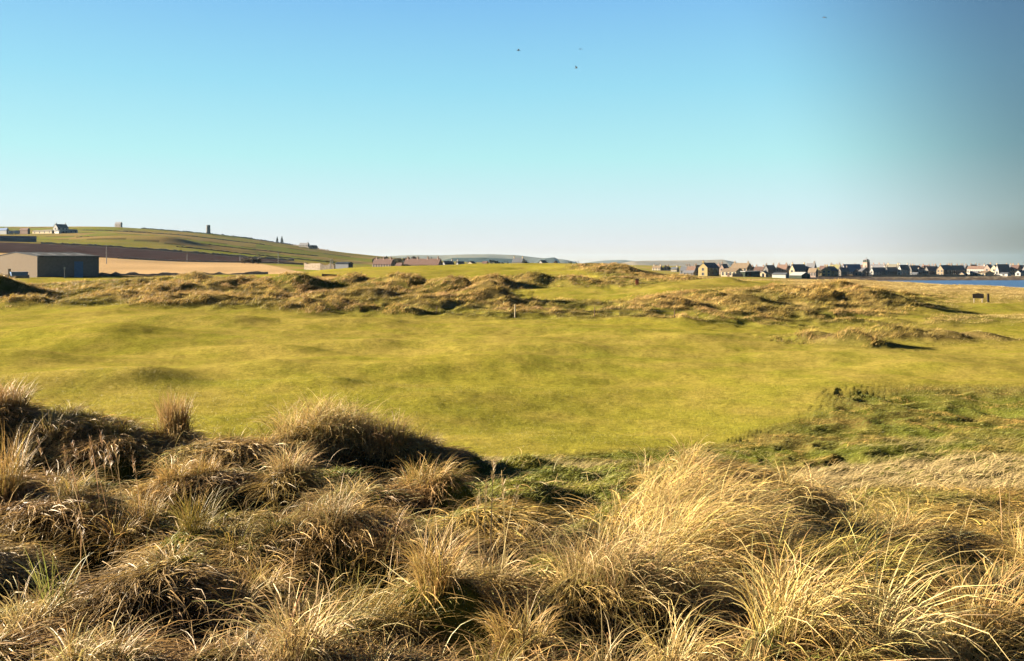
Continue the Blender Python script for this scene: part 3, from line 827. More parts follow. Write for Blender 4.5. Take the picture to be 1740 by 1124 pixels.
def tuft_things():
    """The tussocks that stand out one by one in front."""
    T = G
    def put(label, parts):
        V, Q, Cc = join(parts)
        base = np.array([V[:, 0].mean(), V[:, 1].mean(), V[:, 2].min()])
        o = grid_mesh('grass_tussock', V - base, Q, Cc, BLADE, smooth=False)
        o.location = base
        tag(o, label, 'grass tussock', 'tussocks that stand out on the near dune')
    def tus(X, D, *a, **k): return tussock(*at(X, D), *a, **k)
    put('pointed brown tussock standing up alone against the mown fairway', [tus(297, 11.2, 620, 0.17, 0.50, 0.30, T['tan'], T['tan'] * 0.75, lean=0.05, up=0.12, wid=0.006, droop=(0.2, 1.2)), tus(297, 11.1, 160, 0.2, 0.40, 0.8, T['tan'], T['pale'], lean=0.2, up=0.5, wid=0.006)])
    put('broad pale tussock on the crest, the largest seen against the fairway', [tus(X_, D_, 420, 0.30, 0.58, 0.7, T['pale'], T['gold'], lean=0.3, up=0.45, wid=0.006, droop=(1.4, 2.9)) for X_, D_ in ((560, 11.3), (505, 11.2), (610, 11.4), (570, 11.6))])
    put('purplish brown tuft at the right shoulder of the broad pale tussock', [tus(655, 11.2, 420, 0.25, 0.42, 0.5, T['tan'] * np.array([0.8, 0.72, 0.8]), T['tan'], lean=0.15, up=0.3, wid=0.006, droop=(0.7, 2.2))])
    put('brown topped tuft on the highest knoll at the very left', [tus(8, 11.0, 520, 0.25, 0.40, 0.5, T['tan'] * 0.7, T['tan'], lean=0.1, up=0.3, wid=0.006, droop=(0.6, 2.2))])
    put('great golden tussock swept to the right, the brightest grass of all', [tus(X_, D_, 560, 0.36, 0.62, 0.35, T['gold'] * 1.2, T['pale'], lean=0.95, up=0.85, wid=0.0040, droop=(2.0, 2.8)) for X_, D_ in ((1130, 6.9), (1200, 6.7), (1250, 7.0), (1160, 6.2), (1110, 6.4), (1235, 6.3), (1190, 7.3), (1150, 5.9), (1210, 5.95), (1270, 6.1))])
    put('pale straw tussock drooping over the dark hollow, below the great golden one', [tus(X_, D_, 330, 0.2, 0.55, 0.55, T['pale'], T['tan'], lean=0.3, up=0.4, wid=0.0038, droop=(2.1, 3.0)) for X_, D_ in ((1015, 5.2), (1060, 5.1), (1100, 5.1))])
    put('small reddish tuft tucked between two dark mounds', [tus(655, 6.0, 240, 0.09, 0.34, 0.5, T['rust'] * 1.3, T['tan'], lean=0.05, up=0.35, droop=(1.2, 2.7))])
    put('hanging straw clump like a fringe at the lower edge', [tus(505, 4.05, 320, 0.15, 0.46, 0.5, T['pale'], T['tan'], lean=0.05, up=0.3, droop=(2.0, 3.0), wid=0.005)])
    put('tall tan tuft cut by the left edge of the view', [tus(4, 7.2, 420, 0.16, 0.52, 0.4, T['tan'], T['gold'], lean=-0.05, up=0.2, droop=(0.5, 2.2))])
    put('small golden cone of grass in front of the dark hollow', [tus(885, 4.4, 420, 0.13, 0.30, 0.6, T['gold'], T['tan'], lean=0.05, up=0.35, droop=(1.4, 2.9))])
    put('narrow golden column of grass beside the slim straws', [tus(738, 4.9, 380, 0.10, 0.42, 0.35, T['gold'], T['tan'], lean=0.02, up=0.18, droop=(1.0, 2.8))])
    put('wide straw tussock with long bowed blades, low at the right of the middle', [tus(X_, D_, 300, 0.16, 0.64, 0.5, T['pale'], T['gold'], lean=0.5, up=0.42, wid=0.005, droop=(2.1, 3.0)) for X_, D_ in ((1335, 4.35), (1365, 4.5))])
    put('broad combed mass of gold grass leaning to the right', [tus(X_, D_, 360, 0.3, 0.50, 0.3, T['gold'] * 1.1, T['olive'] * 1.7, lean=0.95, up=0.9, wid=0.0039, droop=(2.0, 2.8)) for X_, D_ in ((1380, 5.5), (1440, 5.4), (1500, 5.5), (1430, 5.8), (1475, 5.15))])
    put('stiff tan tuft near the lower right corner', [tus(1665, 4.45, 420, 0.15, 0.42, 0.5, T['tan'], T['gold'], lean=0.15, up=0.3, droop=(1.2, 2.9))])
    put('bowed pale blades fanning over the black hollow at lower right', [tus(1500, 4.2, 190, 0.10, 0.76, 0.4, T['pale'], T['pale'], lean=0.7, up=0.5, wid=0.005, droop=(2.0, 2.8))])
    put('fan of fresh green blades among the straw at lower left', [tus(95, 4.75, 46, 0.07, 0.36, 0.5, np.array([0.15, 0.15, 0.035]), np.array([0.22, 0.21, 0.06]), lean=-0.25, up=0.3, wid=0.007, droop=(0.5, 1.6))])
    put('small upright tan tuft beside the patch of bright green turf', [tus(247, 6.75, 260, 0.09, 0.34, 0.4, T['tan'], T['gold'], lean=0.0, up=0.2, droop=(0.6, 2.5))])
    put('rounded tan tuft behind the dark bank left of the middle', [tus(492, 8.6, 380, 0.17, 0.38, 0.6, T['tan'], T['pale'], lean=0.1, up=0.35, wid=0.005, droop=(1.2, 2.8))])
    put('low golden cushion of grass on the green slope in the middle', [tus(725, 8.3, 300, 0.18, 0.34, 0.7, T['gold'], T['tan'], lean=0.2, up=0.5, wid=0.005, droop=(1.6, 2.9))])

    def stems(label, spots, h, tilt, col):
        parts = []
        for X, D in spots:
            x, y = at(X, D); n = 1
            one = lambda v: np.full(n, float(v))
            hh = h * random.uniform(0.75, 1.15); hd = tilt[0] + random.gauss(0, 0.5); t0 = abs(random.gauss(tilt[1], 0.08))
            x0, y0 = np.array([x]), np.array([y])
            parts.append(blades(x0, y0, one(hh), one(hd), one(t0), one(t0 + 0.2), one(0.0075), vary(col, 1, 0.2), 5, None, None))
            # seed head: a cluster of short bristles round the top of the stem
            V = parts[-1][0]; top = V[-2:].mean(0); m = 26
            along = rng.random(m) * 0.13
            px = top[0] - math.sin(t0) * math.cos(hd) * along; py = top[1] - math.sin(t0) * math.sin(hd) * along
            parts.append(blades(px, py, rng.uniform(0.03, 0.055, m), rng.uniform(-3.1, 3.1, m), rng.uniform(0.1, 0.6, m), rng.uniform(0.3, 0.9, m), np.full(m, 0.005), vary(col * 0.9, m, 0.2), 2, top[2] - along * math.cos(t0), None))
        V, Q, Cc = join(parts)
        base = np.array([V[:, 0].mean(), V[:, 1].mean(), V[:, 2].min()])
        o = grid_mesh('dry_stems', V - base, Q, Cc, BLADE, smooth=False)
        o.location = base
        tag(o, label, 'dry stems')
    stems('stand of tall dry seed stems leaning left above the left hand mounds', [(X_, 6.5 + random.uniform(-0.4, 0.5)) for X_ in (118, 128, 140, 150, 158, 165, 172, 180, 190, 203, 212, 222, 232, 240, 135, 176)], 0.72, (2.9, 0.22), np.array([0.36, 0.24, 0.13]))
    stems('few straight pale stems rising from the middle of the long grass', [(X_, 5.3 + random.uniform(-0.2, 0.4)) for X_ in (815, 822, 833, 838, 846, 858)], 0.72, (1.2, 0.05), np.array([0.40, 0.30, 0.15]))
    stems('slim straws standing together on the crest before the fairway', [(1150, 9.3), (1160, 9.2), (1156, 9.4)], 0.5, (0.4, 0.08), np.array([0.40, 0.30, 0.14]))


def rough_grass():
    """Low tussocky rough beside the near end of the fairway, and its pale flattened belt."""
    parts = []
    x, y = scatter(190000, 13, 31)
    mw = mown_mask(x, y)
    m = (rng.random(len(x)) > mw * 1.1) & (rng.random(len(x)) < (1 - 0.7 * fore_mask(x, y)) * (1 - 0.8 * meadow_mask(x, y) * (y < 12.3)))
    x, y = x[m], y[m]; n = len(x)
    z = hgt(x, y)
    cr = sst(-0.05, 0.12, 0.3 * noise(x / 0.9, y / 1.1, 151) + 0.2 * noise(x / 0.4, y / 0.5, 152))[:, None]
    X = 870 + F * x / y
    pale = (sst(1340, 1440, X) * (1 - sst(16.0, 18.5, y)) + 0.75 * (1 - sst(15.5, 17.2, y)))
    pale = (np.clip(pale + 0.8 * fbm(x, y, 2.5, 2, 153), 0, 1) * (1 - sst(18.5, 22, y)))[:, None]
    ol = np.clip(0.5 + 1.5 * fbm(x, y, 1.8, 2, 155), 0, 1)[:, None]
    c = (G['green'] * 1.0 * (1 - ol) + G['olive'] * ol) * (1 - cr) + (G['olive'] * 1.3 * (1 - ol) + G['gold'] * 0.75 * ol) * cr
    c = c * (1 - pale) + (G['pale'] * 0.75) * pale
    c = np.clip(c * np.exp(rng.normal(0, 0.3, (n, 1))), 0.005, 0.7)
    L = rng.uniform(0.06, 0.16, n) * (1 + 1.6 * pale[:, 0]) * (1 - 0.5 * sst(22, 28, y)) * (1 - 0.5 * mown_mask(x, y))
    hd = WIND + rng.normal(0, 0.6, n)
    parts.append(blades(x, y, L, hd, rng.uniform(0.5, 1.25, n), rng.uniform(1.3, 2.1, n), rng.uniform(0.005, 0.011, n), c, 3, z, hgt))
    V, Q, Cc = join(parts)
    o = grid_mesh('rough_grass', V, Q, Cc, BLADE, smooth=False)
    tag(o, 'low green and straw rough grass between the near dune and the fairway', 'grass', kind='stuff')
    # cut grass of the near fairway
    x, y = scatter(150000, 14, 30, 1.2)
    m = mown_mask(x, y) > 0.5
    x, y = x[m], y[m]; n = len(x)
    k = np.clip(0.5 + 1.4 * fbm(x, y, 1.4, 3, 154), 0, 1)[:, None]
    c = C['fair'] * (1 - k) + C['fair2'] * k
    c = np.clip(c * np.exp(rng.normal(0, 0.25, (n, 1))), 0.005, 0.7)
    v, q, cc = blades(x, y, rng.uniform(0.03, 0.07, n), rng.uniform(-3.14, 3.14, n), rng.uniform(0.2, 0.7, n), rng.uniform(0.6, 1.7, n), rng.uniform(0.005, 0.01, n), c, 2, hgt(x, y), None)
    o = grid_mesh('fairway_grass', v, q, cc, BLADE, smooth=False)
    tag(o, 'short mown yellow green grass of the near fairway', 'grass', kind='stuff')


def dune_grass():
    """Long grass over the dunes beyond the fairway."""
    x, y = scatter(1250000, 40, 150, 1.0)
    mw = mown_mask(x, y)
    m = rng.random(len(x)) > mw * 1.25
    x, y = x[m], y[m]
    b0 = np.abs(noise(x / 5.2, y / 4.2, 40)); b1 = np.abs(noise(x / 2.6, y / 2.6, 41)); b2 = np.abs(noise(x / 1.25, y / 1.25, 42))
    X = 870 + F * x / y
    flat = np.maximum(sst(1540, 1660, X), sst(1215, 1290, X) * sst(94, 106, y))
    tuft = 1.0 - 1.3 * b1 - 0.9 * b2 + 0.35 * noise(x / 0.6, y / 0.8, 44)
    m = rng.random(len(x)) < np.clip(tuft, 0.08, 1) * (1 - 0.35 * flat)
    x, y, b1, tuft, flat = x[m], y[m], b1[m], tuft[m], flat[m]; n = len(x)
    z = height(x, y)
    hr = sst(-0.12, 0.28, z - zbase(x, y) + 0.15 * noise(x / 1.5, y / 1.5, 47)); hr = np.maximum(hr, flat)
    print('dune blades', n)
    t1 = np.clip(0.55 + 1.6 * fbm(x, y, 4, 3, 161), 0, 1)[:, None]
    g1 = np.clip(0.25 + 1.8 * fbm(x, y, 9, 2, 162) + 0.8 * (b1[:, None] - 0.25), 0, 0.95)[:, None] if False else np.clip(0.28 + 1.6 * fbm(x, y, 9, 2, 162) + 0.8 * (b1 - 0.25) + 0.75 * (1 - hr), 0, 0.97)[:, None]
    pk = flat[:, None]
    c = G['tan'] * 0.95 * (1 - t1) + G['gold'] * 0.9 * t1
    c = c * (1 - g1) + np.array([0.175, 0.16, 0.03]) * g1
    c = c * (1 - pk * 0.85) + np.array([0.40, 0.30, 0.12]) * pk * 0.85
    c = c * np.exp(0.75 * noise(x / 0.55, y / 0.9, 45) + 0.4 * noise(x / 1.6, y / 2.0, 46))[:, None]
    c = np.clip(c * np.exp(rng.normal(0, 0.28, (n, 1))), 0.005, 0.7)
    hd = WIND + rng.normal(0, 0.9, n)
    sz = (0.55 + 0.5 * np.clip(tuft, 0, 1)) * (1 - 0.5 * flat) * (0.45 + 0.55 * hr)
    V, Q, Cc = blades(x, y, sz * rng.uniform(0.22, 0.55, n), hd, rng.uniform(0.15, 0.8, n), rng.uniform(1.0, 2.3, n), sz * rng.uniform(0.018, 0.04, n) * (y / 75), c, 3, z)
    o = grid_mesh('dune_grass', V, Q, Cc, BLADE, smooth=False)
    tag(o, 'tufted straw and olive grass over the dunes beyond the fairway', 'grass', kind='stuff')


print('grass...')
marram()
tuft_things()
rough_grass()
dune_grass()


# ------------------------------------------------------------------ buildings and other things
def solid(name, rgb, rough=0.85, scale=2.0, amp=0.25, spec=0.02, metal=0.0, bands=None):
    """A weathered procedural paint or stone: base colour with two noises, optional corrugation or coursing."""
    if name in MATS: return MATS[name]
    m, t, b = nodes_of(name)
    N, L = t.nodes, t.links
    tc = N.new('ShaderNodeTexCoord')
    n1 = N.new('ShaderNodeTexNoise'); n1.inputs['Scale'].default_value = scale; n1.inputs['Detail'].default_value = 6; n1.inputs['Roughness'].default_value = 0.7
    L.new(tc.outputs['Object'], n1.inputs['Vector'])
    mr = N.new('ShaderNodeMapRange'); mr.inputs['From Min'].default_value = 0.3; mr.inputs['From Max'].default_value = 0.7
    mr.inputs['To Min'].default_value = 1 - amp; mr.inputs['To Max'].default_value = 1 + amp
    L.new(n1.outputs[0], mr.inputs[0])
    fac = mr.outputs[0]
    if bands:
        wv = N.new('ShaderNodeTexWave'); wv.bands_direction = bands[0]; wv.inputs['Scale'].default_value = bands[1]; wv.inputs['Distortion'].default_value = 0.4
        L.new(tc.outputs['Object'], wv.inputs['Vector'])
        m2 = N.new('ShaderNodeMapRange'); m2.inputs['To Min'].default_value = 0.82; m2.inputs['To Max'].default_value = 1.1
        L.new(wv.outputs['Fac'], m2.inputs[0])
        mu = N.new('ShaderNodeMath'); mu.operation = 'MULTIPLY'
        L.new(fac, mu.inputs[0]); L.new(m2.outputs[0], mu.inputs[1]); fac = mu.outputs[0]
        bp = N.new('ShaderNodeBump'); bp.inputs['Strength'].default_value = 0.15; bp.inputs['Distance'].default_value = 0.03
        L.new(wv.outputs['Fac'], bp.inputs['Height']); L.new(bp.outputs[0], b.inputs['Normal'])
    vm = N.new('ShaderNodeVectorMath'); vm.operation = 'SCALE'; vm.inputs[0].default_value = [q * ALB for q in rgb]
    L.new(fac, vm.inputs['Scale']); L.new(vm.outputs[0], b.inputs['Base Color'])
    b.inputs['Roughness'].default_value = rough
    b.inputs['Specular IOR Level'].default_value = spec
    b.inputs['Metallic'].default_value = metal
    MATS[name] = m
    return m


WALLM = dict(
    yellow=solid('yellow_stone', (0.33, 0.265, 0.13), scale=3), tan=solid('tan_stone', (0.28, 0.22, 0.15), scale=3), pink=solid('pink_harling', (0.27, 0.205, 0.175), scale=1.5),
    white=solid('white_render', (0.38, 0.375, 0.36), amp=0.1), cream=solid('cream_render', (0.42, 0.36, 0.25), amp=0.12), grey=solid('grey_harling', (0.20, 0.19, 0.18), scale=1.5),
    dark=solid('dark_stone', (0.19, 0.175, 0.16), scale=3), block=solid('tan_block', (0.125, 0.10, 0.075), amp=0.1, bands=('Z', 2.2)),
    clad=solid('brown_grey_cladding', (0.20, 0.185, 0.18), amp=0.15, bands=('X', 2.4)), green=solid('green_cladding', (0.06, 0.075, 0.06), bands=('X', 2.4)),
    steel=solid('grey_steel', (0.14, 0.15, 0.17), amp=0.12, bands=('X', 2.4), rough=0.6), bluep=solid('blue_paint', (0.13, 0.22, 0.40), amp=0.12, rough=0.6), brown=solid('brown_boarding', (0.12, 0.08, 0.06), bands=('X', 3.0)))
ROOFM = dict(
    slate=solid('slate', (0.15, 0.155, 0.175), scale=1.6, rough=0.7), brown=solid('brown_tiles', (0.12, 0.08, 0.07), scale=1.6), pink=solid('pink_tiles', (0.17, 0.115, 0.095), scale=1.6),
    tan=solid('mossy_flagstone', (0.20, 0.155, 0.11), scale=1.4), white=solid('white_sheeting', (0.42, 0.43, 0.44), amp=0.08), blue=solid('blue_sheeting', (0.12, 0.18, 0.32), amp=0.1, bands=('Y', 1.6)),
    sheet=solid('dark_sheeting', (0.022, 0.032, 0.05), amp=0.2, bands=('Y', 1.6), rough=0.95, spec=0.05), grey=solid('grey_sheeting', (0.11, 0.12, 0.14), amp=0.12, bands=('Y', 1.6)), cream=solid('pale_sheeting', (0.17, 0.16, 0.13), amp=0.1), moss=solid('yellow_green_slate', (0.20, 0.19, 0.10), scale=1.6))
GLASS = solid('window_glass', (0.03, 0.035, 0.045), rough=0.12, spec=0.5, amp=0.1)
WHITE = solid('white_paint', (0.3, 0.3, 0.3), amp=0.06)
POT = solid('clay_pot', (0.30, 0.16, 0.10))
STONE = solid('dyke_stone', (0.30, 0.25, 0.20), scale=2.5, amp=0.5)
DYKE = solid('dark_dyke_stone', (0.13, 0.11, 0.09), scale=2.5, amp=0.5)
WOOD = solid('weathered_wood', (0.26, 0.21, 0.15), scale=6)


class MB:
    """Collects boxes, prisms and tubes; build() links them as one mesh object."""

    def __init__(self): self.bm = bmesh.new()

    def face(self, pts):
        return self.bm.faces.new([self.bm.verts.new(p) for p in pts])

    def hull(self, lo, hi):
        """Prism between two equal rings of points."""
        a = [self.bm.verts.new(p) for p in lo]; b = [self.bm.verts.new(p) for p in hi]
        n = len(a)
        self.bm.faces.new(a[::-1]); self.bm.faces.new(b)
        for i in range(n):
            self.bm.faces.new([a[i], a[(i + 1) % n], b[(i + 1) % n], b[i]])
        return self

    def box(self, x0, y0, z0, x1, y1, z1):
        return self.hull([(x0, y0, z0), (x1, y0, z0), (x1, y1, z0), (x0, y1, z0)], [(x0, y0, z1), (x1, y0, z1), (x1, y1, z1), (x0, y1, z1)])

    def tube(self, p, q, r0, r1=None, n=8):
        r1 = r0 if r1 is None else r1
        p, q = Vector(p), Vector(q); d = (q - p).normalized()
        u = d.orthogonal().normalized(); v = d.cross(u)
        ring = lambda c, r: [c + u * r * math.cos(6.28318 * i / n) + v * r * math.sin(6.28318 * i / n) for i in range(n)]
        return self.hull(ring(p, r0), ring(q, r1))

    def build(self, name, mat, parent=None, bevel=0):
        bmesh.ops.recalc_face_normals(self.bm, faces=self.bm.faces)
        if bevel: bmesh.ops.bevel(self.bm, geom=self.bm.edges[:], offset=bevel, segments=1, affect='EDGES')
        me = bpy.data.meshes.new(name); self.bm.to_mesh(me); self.bm.free()
        me.materials.append(mat)
        o = bpy.data.objects.new(name, me); COL.objects.link(o)
        if parent: o.parent = parent
        return o


def empty(name, loc, rz=0, label=None, cat=None, group=None):
    o = bpy.data.objects.new(name, None); COL.objects.link(o)
    o.empty_display_size = 0.5
    o.location = loc; o.rotation_euler = (0, 0, rz)
    return tag(o, label, cat, group)


def gz(x, y):
    return float(height(np.array([float(x)]), np.array([float(y)]))[0])


_win = {}


def window(parent, p, axis, wd, ht):
    """A window on the wall plane: axis 0 = the left face (looking along +x), 1 = the right face (looking along +y)."""
    key = (axis, round(wd, 2), round(ht, 2))
    if key not in _win:
        f = MB(); b = 0.09
        def bx(m, a0, z0, a1, z1, d0, d1):
            if axis == 0: m.box(-d1, a0, z0, -d0, a1, z1)
            else: m.box(a0, -d1, z0, a1, -d0, z1)
        h = wd / 2
        bx(f, -h - b, 0, -h, ht, -0.02, 0.06); bx(f, h, 0, h + b, ht, -0.02, 0.06)
        bx(f, -h - b, -b, h + b, 0, -0.02, 0.09); bx(f, -h - b, ht, h + b, ht + b, -0.02, 0.06)
        bx(f, -h, ht / 2 - 0.03, h, ht / 2 + 0.03, 0.032, 0.055)
        g = MB(); bx(g, -h, 0, h, ht, -0.02, 0.03)
        fo = f.build('window', WHITE); go = g.build('pane', GLASS)
        _win[key] = (fo.data, go.data)
        bpy.data.objects.remove(fo); bpy.data.objects.remove(go)
    fd, gd = _win[key]
    fo = bpy.data.objects.new('window', fd); COL.objects.link(fo); fo.parent = parent; fo.location = p
    go = bpy.data.objects.new('pane', gd); COL.objects.link(go); go.parent = fo
    return fo


def house(label, cat, kind, Xl, Xs, Xr, Yt, D, wall, roof, name='house', eave=0.6, ang=None, chim=(), wl=0, wr=0, storeys=1, group=None, zb=None, oh=0.25, rwall=None, door=None, base=None, flat=False):
    if ang is None: ang = 60.0 - 27.0 * (Xs - 870) / F if Xs > 870 else 58.0
    """A building seen with its left face between columns Xl..Xs and its right face between Xs..Xr, its top at row Yt.
    kind G: the left face is the gable; L: the left face is the long side. ang: bearing of the right face's run."""
    C0 = Vector(at(Xs, D))
    dr = Vector((math.cos(R(ang)), math.sin(R(ang)))); dl = Vector((-dr.y, dr.x))
    def run(Xe, d):
        u = (Xe - 870) / F
        den = d.x - u * d.y
        return abs((u * C0.y - C0.x) / den) if abs(den) > 0.05 else 8.0
    b = min(max(run(Xr, dr), 2.0), 60); a = min(max(run(Xl, dl), 2.0), 60)
    ctr = C0 + dr * (b / 2) + dl * (a / 2)
    z0 = (min(gz(*C0), gz(*ctr)) - 0.25) if zb is None else zb
    top = ZC + (445 - Yt) / F * (D + 2) - z0
    top = max(top, 2.2)
    e = top * eave
    root = empty(name, (ctr.x, ctr.y, z0), R(ang), label, cat, group)
    hx, hy = b / 2, a / 2
    wm = WALLM[wall]
    m = MB()
    if flat:
        m.box(-hx, -hy, 0, hx, hy, e)
    elif kind == 'G':      # ridge along x
        m.hull([(-hx, -hy, 0), (-hx, hy, 0), (-hx, hy, e), (-hx, 0, top - 0.1), (-hx, -hy, e)], [(hx, -hy, 0), (hx, hy, 0), (hx, hy, e), (hx, 0, top - 0.1), (hx, -hy, e)])
    else:                # ridge along y
        m.hull([(-hx, -hy, 0), (hx, -hy, 0), (hx, -hy, e), (0, -hy, top - 0.1), (-hx, -hy, e)], [(-hx, hy, 0), (hx, hy, 0), (hx, hy, e), (0, hy, top - 0.1), (-hx, hy, e)])
    m.build('wall', wm, root)
    r = MB(); t = 0.16; g = 0.12
    if flat:
        r.hull([(-hx - oh, -hy - oh, e + 0.003), (hx + oh, -hy - oh, e + 0.003), (hx + oh, hy + oh, e + 0.003), (-hx - oh, hy + oh, e + 0.003)],
               [(-hx - oh, -hy - oh, e + 0.25), (hx + oh, -hy - oh, e + 0.25), (hx + oh, hy + oh, top), (-hx - oh, hy + oh, top)])
    elif kind == 'G':
        sl = (top - 0.1 - e) / hy
        for s in (-1, 1):
            y0, z_0 = s * (hy + oh), e - oh * sl + 0.01
            r.hull([(-hx - g, y0, z_0), (-hx - g, s * 0.0, top - 0.09), (-hx - g, s * 0.0, top - 0.09 + t), (-hx - g, y0, z_0 + t)],
                   [(hx + g, y0, z_0), (hx + g, s * 0.0, top - 0.09), (hx + g, s * 0.0, top - 0.09 + t), (hx + g, y0, z_0 + t)])
    else:
        sl = (top - 0.1 - e) / hx
        for s in (-1, 1):
            x0, z_0 = s * (hx + oh), e - oh * sl + 0.01
            r.hull([(x0, -hy - g, z_0), (0, -hy - g, top - 0.09), (0, -hy - g, top - 0.09 + t), (x0, -hy - g, z_0 + t)],
                   [(x0, hy + g, z_0), (0, hy + g, top - 0.09), (0, hy + g, top - 0.09 + t), (x0, hy + g, z_0 + t)])
    ro = r.build('roof', ROOFM[roof], root)
    for c in chim:       # along the ridge, -1 .. 1
        cm = MB()
        px, py = (c * (hx - 0.45), 0) if kind == 'G' else (0, -c * (hy - 0.45))
        ch = 0.8
        cm.box(px - 0.34, py - 0.34, top - 0.9, px + 0.34, py + 0.34, top + ch - 0.14)
        cm.box(px - 0.4, py - 0.4, top + ch - 0.14, px + 0.4, py + 0.4, top + ch)
        co = cm.build('chimney', wm, ro)
        for k in (-0.2, 0.2):
            pm = MB(); pm.tube((px + k, py, top + ch), (px + k, py, top + ch + 0.4), 0.13, 0.1, 6); 
            pm.build('chimney_pot', POT, ro)
    # windows: wl on the left face (each storey), wr on the right face
    fh = e / storeys
    for st in range(storeys):
        ht = min(1.35, fh * 0.52); z = st * fh + fh * 0.36
        for k in range(wl):
            f_ = (k + 0.5) / wl
            window(root, (-hx, hy - f_ * a, z), 0, min(1.0, a / wl * 0.42), ht)
        for k in range(wr):
            f_ = (k + 0.5) / wr
            window(root, (-hx + f_ * b, -hy, z), 1, min(1.0, b / wr * 0.42), ht)
    if door:
        face, f_, dw, dh, dm = door
        d = MB()
        if face == 'r':
            c = -hx + f_ * b
            d.box(c - dw / 2, -hy - 0.07, 0.02, c + dw / 2, -hy + 0.02, dh)
        else:
            c = hy - f_ * a
            d.box(-hx - 0.07, c - dw / 2, 0.02, -hx + 0.02, c + dw / 2, dh)
        do = d.build('door', dm, root)
        h = MB()
        if face == 'r': h.box(c - dw * 0.38, -hy - 0.12, dh * 0.45, c - dw * 0.33, -hy - 0.071, dh * 0.5)
        else: h.box(-hx - 0.12, c + dw * 0.33, dh * 0.45, -hx - 0.071, c + dw * 0.38, dh * 0.5)
        h.build('door_handle', WALLM['steel'], do)
    root['_dims'] = (b, a, top, e)
    return root


